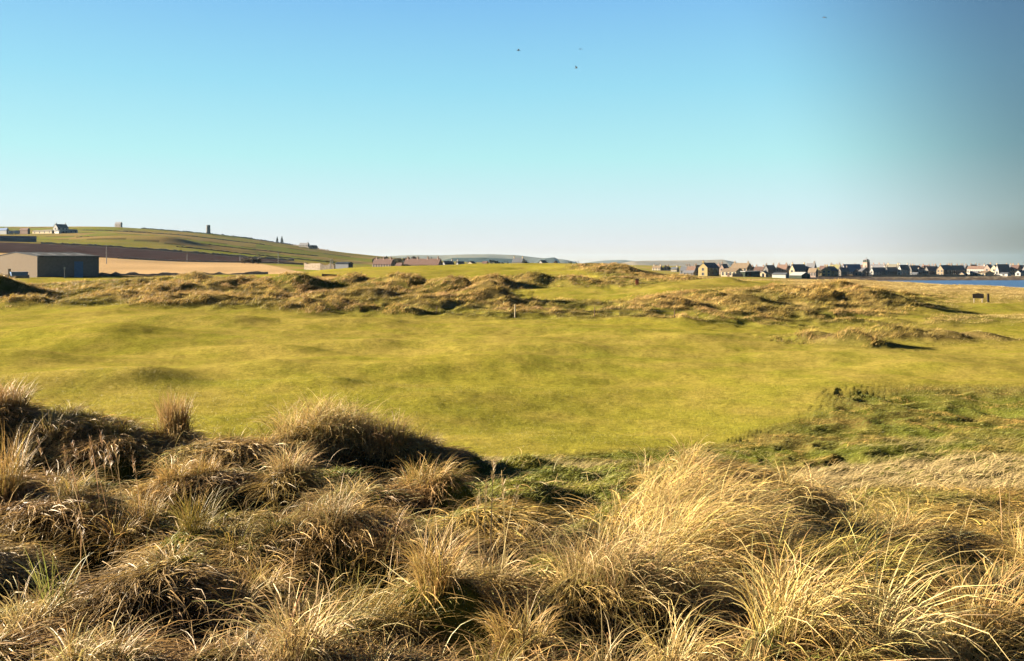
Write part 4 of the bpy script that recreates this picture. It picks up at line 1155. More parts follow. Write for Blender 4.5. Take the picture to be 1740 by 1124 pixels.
def town():
    H = house
    sea = 'stone houses along the bay'
    # nearest houses at the end of the links
    H('tall yellow stone house whose sunlit gable faces the links, with a slate roof', 'house', 'G', 1186.5, 1202, 1222, 447, 400, 'yellow', 'slate', chim=(-0.98,), eave=0.66, storeys=2, wl=1, wr=3)
    H('low pale cottage with a tan flagstone roof, right beside the tall yellow stone house', 'cottage', 'L', 1225, 1250.5, 1263, 456, 392, 'cream', 'tan', eave=0.64, wl=4, wr=1, door=('l', 0.5, 1.0, 2.0, WALLM['brown']))
    H('big house with a long tan roof and dark gable, towering behind the low pale cottage', 'house', 'L', 1241, 1269, 1279, 447.5, 440, 'tan', 'tan', eave=0.62, chim=(-0.9, 0.9), storeys=2, wl=4, wr=1, ang=None)
    H('dark lean-to shed with a bright white roof edge beside the pale cottage', 'shed', 'L', 1262, 1266, 1291.5, 461, 385, 'green', 'white', name='shed', eave=0.9, flat=True, door=('r', 0.3, 2.2, 2.3, WALLM['brown']))
    H('small dark house with a pale roof, leftmost of the town houses on the bay', 'house', 'L', 1155, 1167, 1172, 453, 440, 'dark', 'grey', eave=0.55, chim=(0.8,), wl=2, wr=1)
    H('dark house with a pinkish roof and small white windows, left of the yellow gable', 'house', 'L', 1166, 1180, 1186, 452.5, 425, 'dark', 'pink', eave=0.55, chim=(0.9, -0.9), wl=3, wr=1, storeys=2)
    H('low dark outbuilding with a slate roof in front of the pink roofed dark house', 'outbuilding', 'L', 1160, 1178, 1183, 460, 412, 'grey', 'slate', name='outbuilding', eave=0.6, wl=3, wr=1)
    H('pale gabled house peeping out between the slate roof and the big tan roof', 'house', 'G', 1222, 1230, 1239, 449, 470, 'pink', 'slate', chim=(-0.9,), wl=1, wr=2, storeys=2)
    H('distant pink roofed terrace seen over the slate roof of the yellow stone house', 'terrace', 'L', 1203, 1222, 1226, 449.5, 520, 'pink', 'pink', name='terrace', eave=0.6, chim=(-0.8, 0, 0.8), wl=5, wr=1)
    H('little hill top house left of the yellow gable with a tan chimney', 'house', 'G', 1180, 1185, 1192, 451, 500, 'tan', 'brown', chim=(-0.9,), wl=1, wr=2)
    H('pinkish row house with small chimneys between the big tan roof and the slate house', 'house', 'L', 1281, 1297, 1302, 453.5, 480, 'pink', 'brown', chim=(0.9, -0.9), wl=4, wr=1, storeys=2)
    H('steep slate roofed house with a broad dark side, right of the pinkish row house', 'house', 'G', 1297, 1305, 1319, 451, 470, 'grey', 'slate', chim=(-0.9, 0.9), wl=1, wr=4, storeys=2)
    H('pink house with dormers and a dark ridge, standing above the white long shed', 'house', 'L', 1319, 1336, 1341, 450, 470, 'pink', 'pink', chim=(0.9, -0.9), wl=4, wr=1, storeys=2)
    H('cream gabled cottage with a doorway, just right of the dark lean-to', 'cottage', 'G', 1290, 1301, 1307, 461, 400, 'cream', 'grey', eave=0.6, door=('l', 0.6, 1.0, 2.0, GLASS), wr=1)
    H('long bright white shed, low on the shore below the pink house with dormers', 'shed', 'L', 1312, 1335, 1341, 464, 372, 'white', 'grey', name='shed', eave=0.72, wr=1, door=('r', 0.5, 1.6, 1.9, WALLM['steel']))
    H('broad dark shed with a white front roof slope, right of the bright white shed', 'shed', 'L', 1341, 1362, 1377, 463, 390, 'green', 'white', name='shed', eave=0.55, door=('r', 0.5, 2.4, 2.4, WALLM['brown']))
    H('tall house with a pale yellow gable and long dark ridge, behind the broad dark shed', 'house', 'G', 1341, 1350, 1372, 449.5, 450, 'cream', 'slate', eave=0.55, chim=(-0.95, 0.95), wl=1, wr=4, storeys=2)
    H('hip ended dark house with a white dormer, highest of the roofs by the dark ridge', 'house', 'L', 1369, 1383, 1388, 447.5, 455, 'grey', 'slate', eave=0.6, chim=(0.95,), wl=3, wr=1, storeys=2)
    H('pink cottage row in front of the hip ended dark house', 'cottage', 'L', 1373, 1386, 1390, 456, 430, 'pink', 'tan', eave=0.62, wl=3, wr=1)
    # along the shore
    H('sunny yellow house with a wall head dormer facing the bay', 'house', 'G', 1396, 1412.5, 1425, 453, 455, 'yellow', 'slate', chim=(-0.9, 0.9), wl=2, wr=3, storeys=2, eave=0.6)
    H('long mossy green roof with a dark ridge behind the sunny yellow house', 'house', 'L', 1408, 1426, 1431, 450, 500, 'dark', 'moss', chim=(0.9, -0.9), wl=4, wr=1, eave=0.5)
    H('dark gabled house with a white chimney, between the yellow house and the blue roof', 'house', 'G', 1424, 1429, 1443, 455, 468, 'dark', 'slate', chim=(-0.9, 0.9), wl=1, wr=3, storeys=2)
    H('large hall with a shaded blue sheet roof, widest roof of the waterfront', 'hall', 'G', 1431, 1436, 1464, 449.5, 500, 'white', 'blue', name='hall', eave=0.42, wl=1, wr=4)
    H('pale pink gabled cottage below the blue roofed hall', 'cottage', 'G', 1449, 1461.5, 1468, 457, 475, 'pink', 'slate', eave=0.45, wl=1, wr=1)
    H('dark stone house with two rows of windows, just left of the white narrow gable', 'house', 'L', 1461, 1465, 1479, 455, 470, 'dark', 'slate', chim=(0.9,), wl=1, wr=3, storeys=2)
    H('white narrow gable end with a long shaded blue slate side', 'house', 'G', 1478, 1484, 1507, 455, 468, 'white', 'slate', chim=(-0.95, 0.95), wl=1, wr=5, storeys=2, eave=0.6)
    H('long pale building with a dark roof on the skyline, right of the church tower', 'building', 'L', 1476, 1502, 1507, 449.5, 560, 'pink', 'slate', name='building', eave=0.6, chim=(-0.6, 0.2, 0.9), wl=7, wr=1, storeys=2)
    H('long cream roof on the skyline above the dark waterfront row', 'building', 'L', 1504, 1527, 1531, 449.5, 550, 'cream', 'cream', name='building', eave=0.6, chim=(-0.8, 0.8), wl=6, wr=1, storeys=2)
    H('dark waterfront house with pale skylights, right of the long blue slate side', 'house', 'G', 1505, 1509, 1527, 454.5, 475, 'dark', 'slate', chim=(-0.9, 0.9), wl=1, wr=4, storeys=2)
    H('tall house with a slim white gable, between two dark waterfront houses', 'house', 'G', 1525.5, 1531, 1546, 450.5, 478, 'white', 'slate', chim=(-0.9, 0.9), wl=1, wr=3, storeys=2, eave=0.62)
    H('dark house with a steep roof, right of the slim white gable', 'house', 'G', 1545, 1549, 1564, 451.5, 490, 'dark', 'slate', chim=(-0.9,), wl=1, wr=3, storeys=2)
    H('small whitish boathouse low on the shore with pale walls', 'boathouse', 'L', 1548, 1558, 1562, 463, 462, 'white', 'grey', name='boathouse', eave=0.6, wl=2, wr=1)
    H('house with a pinkish white gable and red brown roof, left of the navy long side', 'house', 'G', 1562, 1574, 1582, 452.5, 495, 'pink', 'brown', chim=(-0.9,), wl=1, wr=2, storeys=2)
    H('long house with a dark navy side, left of the tan gable', 'house', 'G', 1574, 1577, 1593, 453, 480, 'dark', 'slate', chim=(0.9,), wl=1, wr=4, storeys=2)
    H('tan gable house standing tall at the edge of the water', 'house', 'G', 1591.5, 1603, 1619, 451, 472, 'tan', 'slate', chim=(-0.97, 0.95), wl=2, wr=3, storeys=2, eave=0.6)
    H('dark slate terrace running right from the tan gable house', 'terrace', 'G', 1614, 1618, 1640, 451.5, 492, 'dark', 'slate', name='terrace', chim=(-0.9, 0, 0.9), wl=1, wr=6, storeys=2)
    H('tiny tan gabled hut below the end of the slate terrace', 'hut', 'G', 1630, 1638, 1644, 463, 468, 'tan', 'slate', name='hut', eave=0.55, wl=1, wr=1)
    H('long low building with a white wall band and pink roof', 'building', 'L', 1643, 1673, 1678, 452.5, 520, 'white', 'pink', name='building', eave=0.66, wl=8, wr=1, chim=(0.9,))
    H('dark low shed in front of the long white walled building', 'shed', 'L', 1648, 1661, 1665, 461, 475, 'brown', 'slate', name='shed', eave=0.65, wl=2, wr=1)
    H('pale gable with a dark roof, left one of the twin gables', 'house', 'G', 1671.5, 1682, 1689, 449.5, 515, 'pink', 'slate', chim=(0.9,), wl=1, wr=2, storeys=2)
    H('cream gable, right one of the twin gables beside the big dark roof', 'house', 'G', 1683, 1694, 1700, 450.5, 510, 'cream', 'slate', chim=(0.9,), wl=1, wr=1, storeys=2)
    H('large plain dark roofed hall, right of the twin gables', 'hall', 'G', 1694, 1697, 1717, 449.5, 500, 'white', 'slate', name='hall', eave=0.4, wl=1, wr=4)
    H('cream cottage with a tan gable on the grass by the shore, below the twin gables', 'cottage', 'L', 1661, 1674, 1689, 461, 472, 'cream', 'tan', eave=0.6, wl=2, wr=2)
    H('tan house with a brown roof, right of the large dark roofed hall', 'house', 'L', 1716, 1729, 1736, 450.5, 500, 'tan', 'brown', chim=(0.9, -0.9), wl=3, wr=2, storeys=2)
    H('white cottage low on the shore, farthest along the bay to the right', 'cottage', 'G', 1725, 1734, 1745, 460, 475, 'white', 'slate', eave=0.6, wl=1, wr=2)
    H('grey house with a brown roof cut off by the edge of the view', 'house', 'G', 1737, 1746, 1760, 450, 490, 'grey', 'brown', chim=(-0.9,), wl=1, wr=3, storeys=2)
    H('low white garage beneath the large dark roofed hall', 'garage', 'L', 1698, 1712, 1718, 463.5, 470, 'white', 'grey', name='garage', eave=0.7, wl=1, wr=1)
    H('small dark house wedged behind the whitish boathouse', 'house', 'G', 1560, 1563, 1574, 458, 478, 'grey', 'slate', chim=(-0.9,), wl=1, wr=2)
    # the housing beyond the plateau
    H('short row of pinkish houses with a dark gable end, left of the longer row', 'terrace', 'L', 633, 664.5, 671.5, 440, 430, 'pink', 'brown', name='terrace', eave=0.52, chim=(-0.8, 0.0, 0.8), wl=7, wr=1, ang=None, oh=0.3)
    H('long row of pinkish houses with many dark windows under one brown roof', 'terrace', 'L', 686, 745, 752, 440, 430, 'pink', 'brown', name='terrace', eave=0.52, chim=(-0.9, -0.3, 0.3, 0.9), wl=13, wr=1, ang=None, oh=0.3)
    H('low house tucked in between the two rows of pinkish houses', 'house', 'L', 672, 682, 686, 447, 440, 'tan', 'brown', eave=0.6, wl=2, wr=1)
    H('dark shaded house with a pale gable, right of the long pinkish row', 'house', 'G', 752, 756, 772, 444, 470, 'white', 'slate', chim=(0.9,), wl=1, wr=3)
    H('slate roofed house with a small white gable, second right of the long pinkish row', 'house', 'G', 774, 779, 790, 444.5, 480, 'white', 'slate', wl=1, wr=2, chim=(-0.9,))
    H('pale cottage with a low white gable, showing over the green rise', 'cottage', 'G', 791, 805, 812, 444.5, 470, 'cream', 'grey', wl=1, wr=1)
    H('small tan house half hidden by the green rise, beside the dark trees', 'house', 'L', 818, 826, 831, 444.5, 480, 'yellow', 'brown', wl=2, wr=1)
    H('big pale house with dark ends on the crest of the green rise', 'house', 'L', 870, 887, 892, 438.5, 560, 'cream', 'grey', chim=(0.95, -0.95), wl=5, wr=1, eave=0.6, storeys=2)
    H('small white house showing over the crest, right of the big pale house', 'house', 'G', 914, 922, 931, 442.5, 560, 'white', 'slate', wl=1, wr=2)
    H('tiny red brown hut showing over the crest, right of the small white house', 'hut', 'G', 941, 945, 949, 443.5, 540, 'brown', 'pink', name='hut', wl=1, wr=0)
    # roofs of the streets behind the waterfront
    back = [(1392, 1402, 1405, 452, 560, 'tan', 'brown', 'L', 'brown roofed house behind the dark bare tree'), (1418, 1432, 1436, 451, 600, 'pink', 'slate', 'L', 'pale back street house peeping over the dark white chimneyed house'),
            (1440, 1444, 1456, 450.5, 610, 'grey', 'slate', 'G', 'grey back street house above the left end of the blue roof'), (1458, 1466, 1470, 450.5, 600, 'dark', 'brown', 'L', 'dark back street house just left of the church tower'),
            (1500, 1506, 1514, 452, 590, 'grey', 'slate', 'G', 'grey back street house at the left end of the long cream roof'), (1538, 1550, 1555, 451, 600, 'tan', 'slate', 'L', 'tan back street house behind the dark steep roof'),
            (1552, 1556, 1566, 452, 600, 'grey', 'slate', 'G', 'grey back street house behind the whitish boathouse'), (1565, 1578, 1582, 451, 610, 'dark', 'brown', 'L', 'dark brown roofed back street house over the pinkish white gable'),
            (1580, 1588, 1594, 451, 600, 'pink', 'slate', 'L', 'pale back street house behind the navy sided house'), (1604, 1612, 1622, 450.5, 610, 'grey', 'slate', 'G', 'grey back street house rising behind the tan gable house'),
            (1628, 1640, 1646, 450.5, 600, 'dark', 'slate', 'L', 'dark back street house beyond the end of the slate terrace'), (1646, 1652, 1662, 450, 610, 'grey', 'brown', 'G', 'grey back street house behind the long white wall band'),
            (1660, 1672, 1676, 450.5, 620, 'dark', 'slate', 'L', 'dark back street house left of the twin gables'), (1706, 1716, 1722, 450, 600, 'tan', 'slate', 'L', 'tan back street house behind the large dark roofed hall'),
            (1728, 1732, 1744, 451, 600, 'grey', 'slate', 'G', 'grey back street house behind the tan brown roofed house'), (1302, 1314, 1318, 452.5, 560, 'tan', 'brown', 'L', 'tan back street house behind the steep slate roofed house'),
            (1330, 1338, 1346, 452, 560, 'grey', 'brown', 'G', 'grey back street house right of the pink house with dormers'), (1262, 1276, 1284, 453, 560, 'pink', 'brown', 'L', 'pinkish back street house seen past the dark gable of the tan roof'),
            (1140, 1150, 1154, 454, 520, 'cream', 'grey', 'L', 'cream house far left of the bay, half hidden by the dune'), (1108, 1122, 1126, 452, 560, 'cream', 'tan', 'L', 'distant cream house on the land left of the bay'),
            (1126, 1134, 1140, 453, 560, 'tan', 'brown', 'G', 'distant tan house beside the cream one left of the bay')]
    for Xl, Xs, Xr, Yt, D, wa, ro, kd, lab in back:
        H(lab, 'house', kd, Xl, Xs, Xr, Yt, D, wa, ro, chim=(0.9, -0.9) if Xl % 3 else (0.9,), wl=3 if kd == 'L' else 1, wr=1 if kd == 'L' else 3, storeys=2)
    # church tower
    D = 540; x, y = at(1472, D); z0 = gz(x, y) - 0.2
    top = ZC + (445 - 446.5) / F * D - z0
    t = empty('church_tower', (x, y, z0), R(35), 'pale square church tower with a dark open belfry above the roofs of the waterfront', 'tower')
    m = MB(); m.box(-1.5, -1.5, 0, 1.5, 1.5, top); m.box(-1.7, -1.7, top, 1.7, 1.7, top + 0.25); m.build('shaft', WALLM['pink'], t)
    m = MB()
    for i in (-1, 1):
        for j in (-1, 1): m.box(i * 1.15 - 0.25, j * 1.15 - 0.25, top + 0.25, i * 1.15 + 0.25, j * 1.15 + 0.25, top + 1.5)
    m.box(-0.8, -0.8, top + 0.25, 0.8, 0.8, top + 1.5)
    m.build('belfry', WALLM['green'], t)
    m = MB(); m.hull([(-1.5, -1.5, top + 1.503), (1.5, -1.5, top + 1.503), (1.5, 1.5, top + 1.503), (-1.5, 1.5, top + 1.503)], [(-0.5, -0.5, top + 2.3), (0.5, -0.5, top + 2.3), (0.5, 0.5, top + 2.3), (-0.5, 0.5, top + 2.3)])
    c = m.build('tower_roof', ROOFM['slate'], t)
    m = MB(); m.tube((0, 0, top + 2.3), (0, 0, top + 3.4), 0.06); m.box(0, -0.03, top + 3.0, 0.6, 0.03, top + 3.3); m.build('weather_vane', WALLM['dark'], c)
    # garden wall by the pale cottage
    wall_run('low pink garden wall in front of the pale cottage', 'garden wall', [(1244, 383), (1262, 383)], 1.5, 0.35, WALLM['pink'], 'garden_wall')
    wall_run('long pale sea wall below the dark waterfront houses', 'sea wall', [(1482, 460), (1560, 460), (1640, 462)], 1.1, 0.6, WALLM['tan'], 'sea_wall')


def wall_run(label, cat, pts, h, th, mat, name, rag=0.0, group=None):
    """A wall following the ground between plan points given as (column, distance)."""
    P = [Vector(at(*p)) for p in pts]
    line = []
    for a, b in zip(P[:-1], P[1:]):
        n = max(2, int((b - a).length / 1.2))
        for k in range(n): line.append(a.lerp(b, k / n))
    line.append(P[-1])
    m = MB(); bm = m.bm
    rings = []
    for i, p in enumerate(line):
        d = (line[min(i + 1, len(line) - 1)] - line[max(i - 1, 0)]).normalized(); nrm = Vector((-d.y, d.x)) * th / 2
        z = gz(p.x, p.y); hh = h * (1 + rag * random.uniform(-1, 1))
        o0 = line[0]
        q = p - o0
        rings.append([bm.verts.new((q.x + s * nrm.x * k, q.y + s * nrm.y * k, zz)) for s, k, zz in ((-1, 1, z - 0.4), (-1, 0.75, z + hh), (1, 0.75, z + hh * (1 + rag * random.uniform(-0.3, 0.3))), (1, 1, z - 0.4))])
    for a, b in zip(rings[:-1], rings[1:]):
        for i in range(4): bm.faces.new([a[i], a[(i + 1) % 4], b[(i + 1) % 4], b[i]])
    bm.faces.new(rings[0]); bm.faces.new(rings[-1][::-1])
    o = m.build(name, mat)
    o.location = (line[0].x, line[0].y, 0)
    return tag(o, label, cat, group)


print('town...')
town()


def farm():
    H = house
    # the big shed on the links
    H('large low farm shed with a tan block gable and dark side with blue door', 'shed', 'G', -8, 63, 168, 428.5, 200, 'block', 'sheet', name='farm_shed', eave=0.83, ang=52, oh=0.35, zb=gz(*at(63, 200)) - 0.15,
      door=('r', 0.66, 2.1, 3.9, WALLM['bluep']))
    shed = bpy.data.objects['farm_shed']
    b, a, top, e = shed['_dims']
    # dark boarding over the long side, and pale roof lights
    m = MB(); m.box(-b / 2, -a / 2 - 0.05, 0.3, b / 2, -a / 2 - 0.003, e - 0.05); m.build('side_cladding', WALLM['clad'], shed)
    sl = (top - 0.1 - e) / (a / 2)
    roof = [c for c in shed.children if c.name.startswith('roof')][0]
    for k in range(4):
        c = -b / 2 + (k + 0.6) * b / 4.2; m = MB()
        y0, y1 = -a * 0.40, -a * 0.22
        f = lambda y: top - 0.09 + 0.16 + y * sl + 0.012
        m.hull([(c - 0.5, y0, f(y0)), (c + 0.5, y0, f(y0)), (c + 0.5, y1, f(y1)), (c - 0.5, y1, f(y1))], [(c - 0.5, y0, f(y0) + 0.03), (c + 0.5, y0, f(y0) + 0.03), (c + 0.5, y1, f(y1) + 0.03), (c - 0.5, y1, f(y1) + 0.03)])
        m.build('roof_light', WALLM['steel'], roof)
    m = MB(); m.box(-b / 2 + 0.1, -0.12, top + 0.06, b / 2 - 0.1, 0.12, top + 0.14); m.build('ridge_cap', WALLM['clad'], roof)
    for c in (-b / 2 + 0.12, b / 2 - 0.12):
        m = MB(); m.tube((c, -a / 2 - 0.12, 0.1), (c, -a / 2 - 0.12, e - 0.1), 0.06, 0.06, 8); m.build('downpipe', WALLM['steel'], shed)
    m = MB(); m.box(-b / 2, -a / 2 - 0.52, e - 0.22, b / 2, -a / 2 - 0.38, e - 0.08); m.build('gutter', WALLM['steel'], roof)
    # things round the shed
    x, y = at(110, 196); z = gz(x, y)
    t = empty('pipe_post', (x, y, z), 0, 'slim pale post standing in front of the dark boarded shed side', 'post')
    m = MB(); m.tube((0, 0, -0.2), (0, 0, 2.0), 0.13, 0.12); m.build('post', WALLM['steel'], t)
    m = MB(); m.box(-0.17, -0.17, 2.0, 0.17, 0.17, 2.45); m.build('post_head', WHITE, t)
    wall_run('low dark wall in front of the tan gable of the farm shed', 'wall', [(-30, 193), (16, 191), (50, 193)], 1.1, 0.4, STONE, 'yard_wall', 0.12)
    x, y = at(16, 189); z = gz(x, y)
    m = MB(); m.box(-0.2, -0.2, -0.3, 0.2, 0.2, 2.1); m.box(-0.26, -0.26, 2.1, 0.26, 0.26, 2.22); o = m.build('gate_pier', WALLM['tan'], None, 0.02); o.location = (x, y, z)
    tag(o, 'pale square gate pier at the end of the low dark wall by the shed', 'gate pier')
    # blue trailer beside the wall
    x, y = at(31, 190); z = gz(x, y)
    t = empty('trailer', (x, y, z), R(48), 'small blue farm trailer parked against the tan gable of the shed', 'trailer')
    m = MB(); m.hull([(-1.6, -0.9, 0.75), (1.6, -0.9, 0.75), (1.6, 0.9, 0.75), (-1.6, 0.9, 0.75)], [(-1.75, -1.0, 1.6), (1.75, -1.0, 1.6), (1.75, 1.0, 1.6), (-1.75, 1.0, 1.6)]); m.build('body', WALLM['bluep'], t, 0.02)
    for sy in (-0.95, 0.95):
        m = MB(); m.tube((0, sy - 0.1, 0.4), (0, sy + 0.1, 0.4), 0.4, n=14); m.build('wheel', WALLM['dark'], t)
    m = MB(); m.box(-2.7, -0.06, 0.6, -1.6, 0.06, 0.7); m.build('drawbar', WALLM['dark'], t)
    # farmstead on the hill
    H('white farmhouse with a slate roof and tan gable high on the hill', 'farmhouse', 'G', 90, 98, 116.5, 381, 750, 'white', 'slate', name='farmhouse', chim=(-0.95, 0.95), wl=1, wr=3, storeys=2, eave=0.62, ang=60)
    H('lower white wing on the right end of the hill farmhouse', 'outbuilding', 'G', 114, 117, 132, 390, 755, 'white', 'slate', name='outbuilding', eave=0.6, wr=2, ang=48)
    H('small white porch building before the tan gable of the farmhouse', 'outbuilding', 'L', 93, 100, 102, 391.5, 738, 'white', 'grey', name='outbuilding', eave=0.75, ang=48)
    H('long cream farm shed left of the white farmhouse', 'shed', 'L', 55, 88, 90, 391, 745, 'cream', 'cream', name='shed', eave=0.72, ang=None, wl=4)
    H('brown roofed low shed seen behind the long cream farm shed', 'shed', 'L', 72, 86, 88, 390.5, 765, 'brown', 'brown', name='shed', eave=0.6, ang=None)
    H('dark brown farm shed farther left along the hill', 'shed', 'L', 33, 47, 49, 387.5, 750, 'brown', 'brown', name='shed', eave=0.7, ang=None)
    H('blue grey shed at the left edge of the hill farm', 'shed', 'L', -14, 11, 14, 387.5, 750, 'steel', 'blue', name='shed', eave=0.7, ang=None)
    H('long grey roofed barn below the hill farm, at the head of the ploughed field', 'barn', 'G', -34, -28, 62, 400.5, 490, 'steel', 'grey', name='barn', eave=0.55, ang=30, wr=0)
    for Xc, lab in ((19, 'white box trailer parked between the blue grey and brown sheds'), (29, 'white box trailer parked next to the dark brown shed')):
        x, y = at(Xc, 742); z = gz(x, y)
        t = empty('box_trailer', (x, y, z), R(12), lab, 'trailer', 'white trailers at the hill farm')
        m = MB(); m.box(-2.0, -1.2, 0.9, 2.0, 1.2, 3.5); m.build('box', WALLM['white'], t, 0.05)
        m = MB(); m.box(-1.2, -1.26, 1.6, 0.8, -1.203, 2.7); m.build('side_panel', WALLM['bluep'], t)
        for sx in (-1.1, 0.9):
            m = MB(); m.tube((sx, -1.15, 0.45), (sx, 1.15, 0.45), 0.45, n=12); m.build('wheels', WALLM['dark'], t)
    H('lone dark byre on the crest of the hill', 'byre', 'L', 195, 205, 208, 377.5, 1005, 'dark', 'slate', name='byre', eave=0.7, ang=None, wl=2)
    H('dark roofed house standing on the slope of the skyline', 'house', 'L', 508, 523, 526, 413, 930, 'dark', 'slate', eave=0.5, ang=None, chim=(0.9,), wl=3, wr=1, zb=25.5)
    H('lower pale house beside the dark roofed house on the skyline', 'house', 'G', 525, 530, 540, 417, 930, 'tan', 'brown', eave=0.55, ang=None, wl=1, wr=2, zb=23.5)
    H('low grey shed on the edge of the green rise, pale at its right end', 'shed', 'L', 570, 592, 597.5, 446, 262, 'steel', 'sheet', name='shed', eave=0.85, ang=None, oh=0.2)
    # tower stump on the skyline
    D = 1010; x, y = at(354, D); z0 = gz(x, y) - 1
    t = empty('mill_tower', (x, y, z0), 0, 'ruined round tower standing alone on the skyline of the hill', 'tower')
    top = ZC + (445 - 382.5) / F * D - z0
    m = MB(); bm = m.bm; n = 20; rings = []
    for h_, r_ in ((0, 2.6), (top * 0.5, 2.3), (top * 0.96, 2.05)):
        rings.append([bm.verts.new((r_ * math.cos(6.28318 * i / n), r_ * math.sin(6.28318 * i / n), h_ + (0.5 * random.random() if h_ > top * 0.9 else 0))) for i in range(n)])
    for a_, b_ in zip(rings[:-1], rings[1:]):
        for i in range(n): bm.faces.new([a_[i], a_[(i + 1) % n], b_[(i + 1) % n], b_[i]])
    bm.faces.new(rings[-1]); bm.faces.new(rings[0][::-1])
    m.build('shaft', WALLM['dark'], t)
    m = MB(); m.box(-0.5, -2.75, 0.8, 0.5, -2.4, 2.8); m.build('doorway', GLASS, t)
    m = MB(); m.box(-0.35, -2.42, top * 0.62, 0.35, -2.1, top * 0.62 + 1.0); m.build('window', GLASS, t)
    # field walls
    wall_run('dry stone dyke along the near edge of the pale straw field', 'stone wall', [(150, 222), (260, 221), (380, 221), (455, 220)], 0.55, 0.6, STONE, 'stone_wall', 0.6)
    wall_run('dry stone dyke between the straw field and the ploughed field', 'stone wall', [(200, 331), (300, 331), (400, 331), (515, 331)], 0.6, 0.7, STONE, 'stone_wall', 0.25)
    wall_run('dry stone dyke along the top of the ploughed field', 'stone wall', [(70, 470), (170, 470), (300, 470), (400, 470), (500, 470)], 0.8, 0.8, STONE, 'stone_wall', 0.5)
    wall_run('dark dyke running down the hill skyline past the round tower', 'stone wall', [(240, 1000), (350, 1000), (420, 990), (480, 985), (560, 960)], 1.1, 1.0, STONE, 'stone_wall', 0.6)
    wall_run('dark dyke beside the low grey shed on the green rise', 'stone wall', [(518, 266), (545, 262), (569, 260)], 1.9, 0.7, STONE, 'stone_wall', 0.2)
    wall_run('short timber edged tee bank on the green rise', 'tee edging', [(547, 121), (573, 121)], 0.35, 0.25, WALLM['brown'], 'tee_edging', 0.05)
    for lab, pts in (('upper cross dyke below the white hill farmhouse', [(130, 640), (250, 640), (330, 655), (430, 690), (540, 760)]), ('high cross dyke near the crest of the hill, under the dark byre', [(140, 830), (230, 820), (330, 830), (450, 850)]),
                     ('long low dyke in the middle of the green slope', [(300, 545), (380, 550), (470, 565), (580, 600)])):
        wall_run(lab, 'stone wall', pts, 0.55, 0.7, DYKE, 'stone_wall', 0.5)
    # telegraph poles
    proto = None
    for X, Yb, Yt, D, lab in ((181, 446, 417, 285, 'tall pale telegraph pole in the straw field near the big shed'), (318, 449, 429, 327, 'telegraph pole before the ploughed field, at the middle of the dyke'),
                              (408, 449, 432, 328, 'telegraph pole left of the dark gorse clump by the dyke'), (473, 448, 428, 329, 'telegraph pole near the right end of the straw field dyke'),
                              (561.5, 457, 441, 258, 'telegraph pole, left one of the close pair by the low grey shed'), (564.5, 457, 440, 262, 'telegraph pole, right one of the close pair by the low grey shed')):
        x, y = at(X, D); z = gz(x, y); h = ZC + (445 - Yt) / F * D - z
        t = empty('telegraph_pole', (x, y, z), R(20), lab, 'telegraph pole', 'telegraph poles along the fields')
        if proto is None:
            m = MB(); m.tube((0, 0, -0.05), (0, 0, 1), 0.13, 0.10, 8); p_ = m.build('pole', WHITE)
            m = MB(); m.box(-0.7, -0.06, 0, 0.7, 0.06, 0.12); c_ = m.build('crossarm', WOOD)
            proto = (p_, c_)
            a_, c2 = p_, c_
        else:
            a_, c2 = proto[0].copy(), proto[1].copy()
            COL.objects.link(a_); COL.objects.link(c2)
        a_.parent = t; a_.scale = (1, 1, h); c2.parent = t; c2.location = (0, 0, h - 0.5)


def far_hills():
    def strip(name, D, prof, rgb, depth, seed, label=None):
        xs = np.linspace(prof[0][0] - 40, prof[-1][0] + 40, 160)
        top = np.interp(xs, [p[0] for p in prof], [p[1] for p in prof])
        V = []; nd = 24
        for j in range(nd):
            t = j / (nd - 1)
            y = D + depth * (t - 0.35) * 2
            s = math.sin(min(1, t / 0.35) * math.pi / 2) if t < 0.35 else math.cos((t - 0.35) / 0.65 * math.pi / 2)
            xw = (xs - 870) / F * D * (1 + 0.15 * (y - D) / D)
            zt = ZC + (445 - top) / F * D
            fade = sst(prof[0][0] - 40, prof[0][0] + 15, xs) * (1 - sst(prof[-1][0] - 15, prof[-1][0] + 40, xs))
            z = -55 + (zt + 55) * s * (0.3 + 0.7 * fade) + 0.12 * D / 100 * fbm(xw, np.full_like(xw, y), 300, 3, seed) * s
            V.append(np.stack([xw, np.full_like(xw, y), z], -1))
        V = np.concatenate(V)
        i, j = np.meshgrid(np.arange(nd - 1), np.arange(159), indexing='ij')
        Q = np.stack([i * 160 + j, i * 160 + j + 1, (i + 1) * 160 + j + 1, (i + 1) * 160 + j], -1).reshape(-1, 4)
        m = solid(name + '_cover_%d' % seed, rgb, scale=0.004, amp=0.35)
        o = grid_mesh(name, V, Q, None, m)
        return tag(o, kind='structure')
    strip('hills', 4800, [(560, 446), (620, 438.5), (690, 434.5), (760, 433.5), (830, 432), (880, 434), (920, 438.5), (955, 441), (985, 447)], (0.17, 0.15, 0.085), 700, 201)
    strip('hills', 3300, [(735, 446), (770, 438.5), (820, 437.5), (860, 440), (890, 442.5), (905, 446)], (0.045, 0.055, 0.035), 350, 202)
    strip('hills', 3700, [(905, 445), (925, 439.5), (942, 438), (948, 439.5), (953, 446)], (0.05, 0.055, 0.04), 300, 203)
    strip('hills', 5600, [(985, 448), (1020, 443.5), (1060, 442), (1085, 443.5), (1100, 446)], (0.12, 0.11, 0.07), 500, 204)
    strip('hills', 4300, [(1050, 449), (1075, 444.5), (1130, 443), (1180, 443), (1225, 441), (1240, 443.5), (1262, 449)], (0.20, 0.16, 0.10), 500, 205)


LEAF = None


